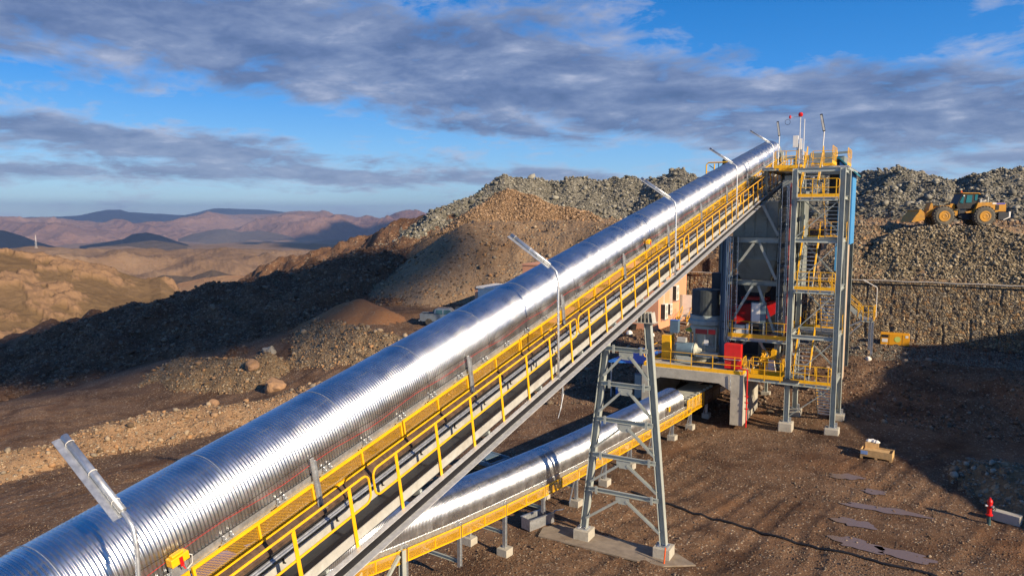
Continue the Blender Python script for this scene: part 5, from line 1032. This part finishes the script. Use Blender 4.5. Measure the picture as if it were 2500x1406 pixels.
# ================================================================== pickup trucks
def pickup(loc, rotz, m, label, first=True):
    r = thing('pickup_truck', label, 'pickup truck', loc, (0, 0, rotz), 'pickup trucks parked below the brown heap')
    MB().prism([(0, -.9, .55), (0, -.9, 1.12), (1.55, -.9, 1.16), (1.55, -.9, 1.2), (3.9, -.9, 1.2), (5.2, -.9, 1.05), (5.3, -.9, .6), (5.0, -.9, .45), (.2, -.9, .45)], (0, 1.8, 0)).build('body', m, r, bevel=.05)
    MB().box(.12, 1.45, -.75, .75, 1.1, 1.17).build('load_bed', BLACK, r); MB().box(.0, 1.5, -.9, -.8, 1.12, 1.26).box(.0, 1.5, .8, .9, 1.12, 1.26).box(-.02, .08, -.8, .8, 1.12, 1.24).build('bed_rail', m, r)
    c = MB().prism([(1.5, -.78, 1.2), (1.62, -.72, 1.72), (1.8, -.70, 1.8), (3.2, -.70, 1.8), (4.0, -.78, 1.2)], (0, 1.5, 0)).build('cabin', m, r, bevel=.05)
    for x in ((1.72, 2.5), (2.6, 3.4)): MB().prism([(x[0], -.80, 1.24), (x[0]+.06, -.76, 1.68), (x[1]-.05, -.76, 1.68), (x[1]+.15 if x[1] > 3 else x[1], -.80, 1.24)], (0, .03, 0)).build('side_window', GLASS, c)
    MB().box(1.42, 1.5, -.6, .6, 1.28, 1.66).build('rear_window', GLASS, c)
    for x in (1.0, 4.2):
        for y in (-.82, .82):
            w_ = MB().lathe((x, y, .38), [(.2, -.11), (.36, -.11), (.38, -.05), (.38, .05), (.36, .11), (.2, .11)], 22, 'y').build('wheel', TYRE, r); MB().lathe((x, y, .38), [(.02, -.10), (.21, -.09), (.21, .09), (.02, .1)], 16, 'y').build('rim', GREY, w_)
    for y in (-.86, .76): MB().box(-.03, .02, y, y+.1, .8, 1.08).build('taillight', RED, r)
    MB().box(-.12, .02, -.85, .85, .45, .6).build('rear_bumper', GALV, r); MB().box(4.0, 4.08, -1.05, -.85, 1.2, 1.35).build('mirror', BLACK, r)
    return r
x_, y_ = -47.6, 65.4; pickup((x_, y_, H(x_+1.5, y_+1)+.02), R_(24), CARS, 'silver blue pickup truck with its open bed facing the orange mound')
x_, y_ = -45.6, 69.2; pickup((x_, y_, H(x_+1.5, y_+1)+.02), R_(28), CARP, 'dark blue pickup truck parked behind the silver blue one')

# ================================================================== small things in the yard
hy = thing('fire_hydrant', 'red pillar fire hydrant on a dark stem at the right of the yard', 'hydrant', (3.27, 38.1, H(3.27, 38.1)-.05))
MB().lathe((0, 0, .48), [(.14, 0), (.17, .03), (.17, .08), (.115, .1), (.115, .62), (.135, .64), (.135, .72), (.10, .80), (.04, .84), (.04, .9)], 20).build('barrel', RED, hy, smooth=False); MB().lathe((0, 0, 0), [(.14, 0), (.10, .06), (.09, .48)], 16).build('stem', mat('petrol_stem', (.03, .07, .08), .5), hy)
for a in (200, 320, 80): MB().tube((0, 0, .98), (.22*math.cos(R_(a)), .22*math.sin(R_(a)), .98), .06, 10).build('outlet', GALV, hy)
MB().path([(.2, -.1, .98), (.26, -.1, .9), (.22, -.1, .8)], .02, 6).build('chain', BLACK, hy)
hy.scale = (.85, .85, .92)
cb = thing('concrete_block', 'pale concrete block lying beside the fire hydrant', 'block', (4.0, 38.7, H(4, 38.7)), (0, 0, R_(-22))); MB().box(-.55, .55, -.2, .2, -.03, .42).build('block', CONC, cb, bevel=.03)
ct = thing('timber_crate', 'open pale timber crate on a pallet at the edge of the shadow', 'crate', (-1.55, 44.9, H(-1.5, 44.9)), (0, 0, R_(-6)))
MB().box(-.8, .8, -.42, -.39, .16, .50).box(-.8, .8, .39, .42, .16, .50).box(-.8, -.77, -.39, .39, .16, .50).box(.77, .8, -.39, .39, .16, .50).box(-.77, .77, -.39, .39, .16, .19).box(-.66, .6, -.36, .36, .40, .43).build('box', WOOD, ct)
mb = MB(); 
for y in (-.42, -.05, .32): mb.box(-.8, .8, y, y+.1, .12, .155); [mb.box(x, x+.12, y, y+.1, -.02, .12) for x in (-.8, -.06, .68)]
mb.build('pallet', WOOD, ct); MB().box(-.78, -.42, -.435, -.422, .24, .44).build('blue_label', mat('pale_blue_print', (.2, .32, .6), .6), ct)
cx = thing('small_timber_box', 'small timber box topped with white plastic wrap behind the crate', 'box', (-1.85, 45.5, H(-1.8, 45.5))); MB().box(-.34, .34, -.25, .25, 0, .85).build('box', WOOD, cx)
mb = MB(); [mb.lathe((random.uniform(-.25, .25), random.uniform(-.12, .12), .86), [(.16, 0), (.17, .05), (.05, .14)], 7) for k in range(5)]; mb.build('plastic_wrap', WHITE, cx)
bx = thing('steel_trough', 'open galvanised steel trough lying by the low conveyor', 'trough', (-14.5, 28.6, H(-14.3, 28.4)), (0, 0, R_(-20)))
mb = MB().box(-.28, -.26, -.75, .75, 0, .52).box(.26, .28, -.75, .75, 0, .52).box(-.26, .26, -.75, .75, 0, .02).box(-.26, .26, -.75, -.73, .02, .52).box(-.36, -.28, -.75, .75, .50, .52).box(.28, .36, -.75, .75, .50, .52); mb.build('body', GALV, bx); MB().tube((.2, .8, .5), (.55, 1.1, .62), .03, 6).build('rod', GALV, bx)
gf = thing('grey_steel_frame', 'grey painted steel bed frame lying beyond the low conveyor', 'frame', (-20.4, 34.0, H(-20.4, 34.0)), (0, 0, R_(-12)))
mb = MB()
for y in (-.75, .75): mb.box(-1.0, 1.0, y-.06, y+.06, .45, .65)
for x in (-.9, -.3, .3, .9): mb.box(x-.08, x+.08, -.69, .69, .47, .6)
for x in (-.85, .85):
    for y in (-.7, .7): mb.box(x-.05, x+.05, y-.05, y+.05, 0, .45)
mb.box(-.4, .4, -.5, .5, .62, .70); mb.build('frame', STEELB, gf); MB().box(-.6, .9, -.5, .4, .05, .18).box(-.9, .2, -.6, -.4, .0, .1).build('planks', mat('orange_wood', (.35, .16, .06), .8), gf)
bp = MB()
P = [(-12.06, 34.03), (-10.66, 33.61), (-8.6, 33.05), (-6.2, 32.6), (-4.0, 32.2), (-1.6, 31.8), (.66, 31.5), (3.5, 31.2), (6, 31.0)]; P3 = []
for a, b in zip(P[:-1], P[1:]):
    for k in range(8): x = a[0]+(b[0]-a[0])*k/8; y = a[1]+(b[1]-a[1])*k/8+.04*math.sin(x*3); P3.append((x, y, H(x, y)+.05))
bp.path(P3, .055, 8); tag(bp.build('black_hose', BLACK), 'thick black hose snaking across the yard from the trestle', 'hose')
bc = thing('blue_canopy', 'blue sheet canopy on thin legs left of the concrete portal', 'canopy', (-18.6, 52.4, 0))
mb = MB(); mb.prism([(-19.9, 50.3, 2.55), (-17.3, 51.2, 2.5), (-16.9, 55.8, 2.75), (-19.2, 55.6, 2.8)], (0, 0, .04)); mb.build('sheet', BLUE, bc, off=(-18.6, 52.4, 0))
for x, y in ((-19.6, 50.6), (-17.5, 51.5), (-17.2, 55.4), (-19.0, 55.3)): MB().beam((x, y, -.2), (x, y, 2.5), .08, .08).build('leg', GALV, bc, off=(-18.6, 52.4, 0))
wc = thing('pale_locker', 'narrow pale blue locker under the blue canopy', 'locker', (-17.9, 50.9, -.1)); MB().box(0, .55, 0, .4, 0, 1.9).build('body', STEELB, wc, bevel=.01); MB().box(.03, .52, -.012, 0, .1, 1.8).build('door', PLATE, wc)
bd = thing('blue_drum', 'blue plastic drum with a white band below the canopy', 'drum', (-19.15, 51.2, H(-19.1, 51.2))); MB().lathe((0, 0, 0), [(.27, 0), (.3, .03), (.3, .3), (.31, .32), (.3, .34), (.3, .85), (.27, .88)], 20).build('body', BLUE, bd); MB().lathe((0, 0, .42), [(.302, 0), (.305, .02), (.305, .24), (.302, .26)], 20).build('band', WHITE, bd)
bb_ = thing('blue_box', 'small dark blue box on the terrace before the entrance steps', 'box', (-20.3, 69.0, 2.0)); MB().box(-.4, .4, -.3, .3, -.1, 1.25).build('body', BLUEG, bb_, bevel=.02); MB().box(-.42, .42, -.32, .32, 1.25, 1.3).build('lid', BLUE, bb_)
for i, (x, y, s_) in enumerate(((-26.6, 74.9, .55), (-24.9, 75.6, .45))):
    x, y = (-27.2, 68.0) if i == 0 else (-24.6, 69.0); t_ = thing('black_tub', ('larger' if i == 0 else 'smaller')+' black plastic tub at the foot of the pink wall', 'tub', (x, y, H(x, y)), group='black tubs by the pink wall')
    MB().lathe((0, 0, 0), [(s_*.8, 0), (s_, .5), (s_*1.06, .55), (s_*.9, .55), (s_*.85, .3)], 20).build('body', BLACK, t_)
for i, (px_, py_) in enumerate(((-24.0, 66.6), (-21.9, 66.8))):
    x, y = px_, py_; o = MB().lathe((x, y, H(x, y)+.12), [(.1, -.2), (.32, -.1), (.28, .12), (.1, .26), (.02, .28)], 9).build('white_sack', WHITE); tag(o, ('left' if i == 0 else 'right')+' one of two white sacks on the terrace near the canopy', 'sack', 'white sacks on the terrace')
def boulder(x, y, s, m, label, seed, nm='boulder'):
    rv, rf = RV1[seed % len(RV1)]; import bmesh
    bm = bmesh.new(); bmesh.ops.create_icosphere(bm, subdivisions=3, radius=1.)
    P = np.array([v.co[:] for v in bm.verts]); nz = fbm(P[:, 0]*1.4+seed*3, P[:, 1]*1.4+P[:, 2]*1.1, 4, seed)
    for v, k in zip(bm.verts, nz):
        c = v.co*(1+.55*float(k)); c.x = max(-.82, min(.85, c.x)); c.z = min(.7, c.z); v.co = Vector((c.x*s*.6, c.y*s*.45, c.z*s*.5))
    me = bpy.data.meshes.new(nm); bm.to_mesh(me); bm.free(); me.materials.append(m); o = bpy.data.objects.new(nm, me); COL.objects.link(o); o.location = (x, y, H(x, y)+s*.18); o.rotation_euler = (seed*.3, .2, seed*1.1)
    tag(o, label, 'boulder')
BO = mat('orange_boulder', (.27, .165, .095), .9, var=.25, vs=1.5, bump=.6, bs=6); BG = mat('grey_boulder', (.34, .31, .25), .9, var=.25, vs=1.5, bump=.6, bs=6)
boulder(-51.6, 47.9, 1.7, BO, 'large orange boulder at the toe of the rock spill', 1); boulder(-57, 50.2, 1.3, BO, 'orange boulder beside the grey rock spill', 4); boulder(-59.8, 55, 1.3, BG, 'pale grey boulder part way up the shaded slope', 3)
boulder(-54.6, 43.5, 1.0, BO, 'rounded tan boulder on the dark flat below the spill', 6); boulder(-3.24, 65.2, .45, mat('white_stone', (.7, .66, .6), .8), 'small white stone on the road by the access stair', 5)
MB_ = MB()
P = []
for k in range(20): t = k/19; x = -58+6.5*t; y = 37.5+2.6*t; P.append((x, y, H(x, y)+.05+.03*math.sin(9*t)))
MB_.path(P, .035, 6); tag(MB_.build('grey_pipe', GALV), 'thin grey pipe lying on the dark flat', 'pipe')
gs = MB(); x, y = -46.0, 43.6; P = [(x+2.4*a, y+.9*a+b, H(x+2.4*a, y+.9*a+b)+.12) for a, b in ((-1, -.5), (1.3, -.1), (1.2, .5), (-.6, .35))]; gs.prism(P, (0, 0, .05)); tag(gs.build('grey_sheet', mat('wet_sheet', (.14, .15, .16), .4), None), 'flat grey sheet lying behind the tan berm', 'sheet')
for i, (x, y, D_) in enumerate(((-1574, 843.7, 24),)):
    zb_ = -58; m_ = thing('lattice_mast', 'pale lattice mast on the tan hills at the far left', 'mast', (x, y, zb_)); mb = MB()
    for k in range(8):
        z0_, z1_ = 27*k/8, 27*(k+1)/8; w0, w1 = 1.5*(1-k/9), 1.5*(1-(k+1)/9)
        for sx, sy in ((-1, -1), (1, -1), (1, 1), (-1, 1)): mb.beam((sx*w0, sy*w0, z0_), (sx*w1, sy*w1, z1_), .16, .16)
        mb.beam((-w0, -w0, z0_), (w1, -w1, z1_), .1, .1).beam((w0, w0, z0_), (-w1, w1, z1_), .1, .1)
    mb.build('lattice', WHITE, m_)
op = MB().tube((-8.35, 27.6, -.5), (-8.3, 27.6, .25), .03, 8); tag(op.build('orange_marker', mat('orange_plastic', (.8, .12, .02), .5)), 'orange marker stub against the right trestle footing', 'marker')
# ------------------------------------------------------------------ unseen clouds, placed and shaped to throw the cloud shadows (they float beyond the frame, behind the camera's right)
def cloud(label, target, half_w, half_h, alt, seed):
    d = (alt-target[2])/sd.z; c = Vector(target)+sd*d; import bmesh
    bm = bmesh.new(); bmesh.ops.create_icosphere(bm, subdivisions=5, radius=1.)
    side = Vector((sd.y, -sd.x, 0)).normalized(); P = np.array([v.co[:] for v in bm.verts])
    nz = fbm(P[:, 0]*2.2+seed, P[:, 1]*2.2+P[:, 2]*1.7, 5, seed); 
    for v, q in zip(bm.verts, nz): v.co = v.co*(1+.45*float(q))
    F = []; 
    me = bpy.data.meshes.new('cloud'); up = Vector((0, 0, 1)); fw = sd.copy(); fw.z = 0; fw.normalize()
    for v in bm.verts: p = v.co.copy(); v.co = side*p.x*half_w+fw*p.y*half_w*.8+up*p.z*half_h
    bm.to_mesh(me); bm.free(); me.shade_smooth(); me.materials.append(CLD); o = bpy.data.objects.new('cloud', me); COL.objects.link(o); o.location = c
    return tag(o, label, kind='structure')
CLD = mat('cloud_white', (.85, .85, .86), .9, var=.03)
cloud('off-frame cloud placed to shade the dark hillside', (-86, 64, 1), 27, 11, 420, 3)
cloud('off-frame cloud placed to shade the dark hill', (-3050, 4050, -150), 650, 170, 4200, 5)
cloud('off-frame cloud placed to shade the cone hills', (-5100, 5600, -300), 900, 220, 4600, 6)
cloud('off-frame cloud placed to shade the left hill', (-6200, 3700, -300), 900, 260, 4400, 7)
cloud('off-frame cloud placed to shade the twin peaks', (-7000, 8500, -420), 1300, 260, 5600, 8)
cloud('off-frame cloud placed to shade the far ridge', (-17500, 12500, -300), 4200, 700, 7500, 9)
# ------------------------------------------------------------------ air
HZ = bpy.data.materials.new('haze'); HZ.use_nodes = True; _t = NT(HZ.node_tree)
_v = _t.n('ShaderNodeVolumePrincipled', {'Color': (.42, .62, 1, 1), 'Density': 4.0e-5, 'Anisotropy': .1}); _o = _t.n('ShaderNodeOutputMaterial'); _t.t.links.new(_v.outputs[0], _o.inputs['Volume'])
mb = MB().box(-27000, 20000, -9000, 27000, -1400, 330); tag(mb.build('haze', HZ), 'thin bluish air over the land', 'haze', kind='stuff')
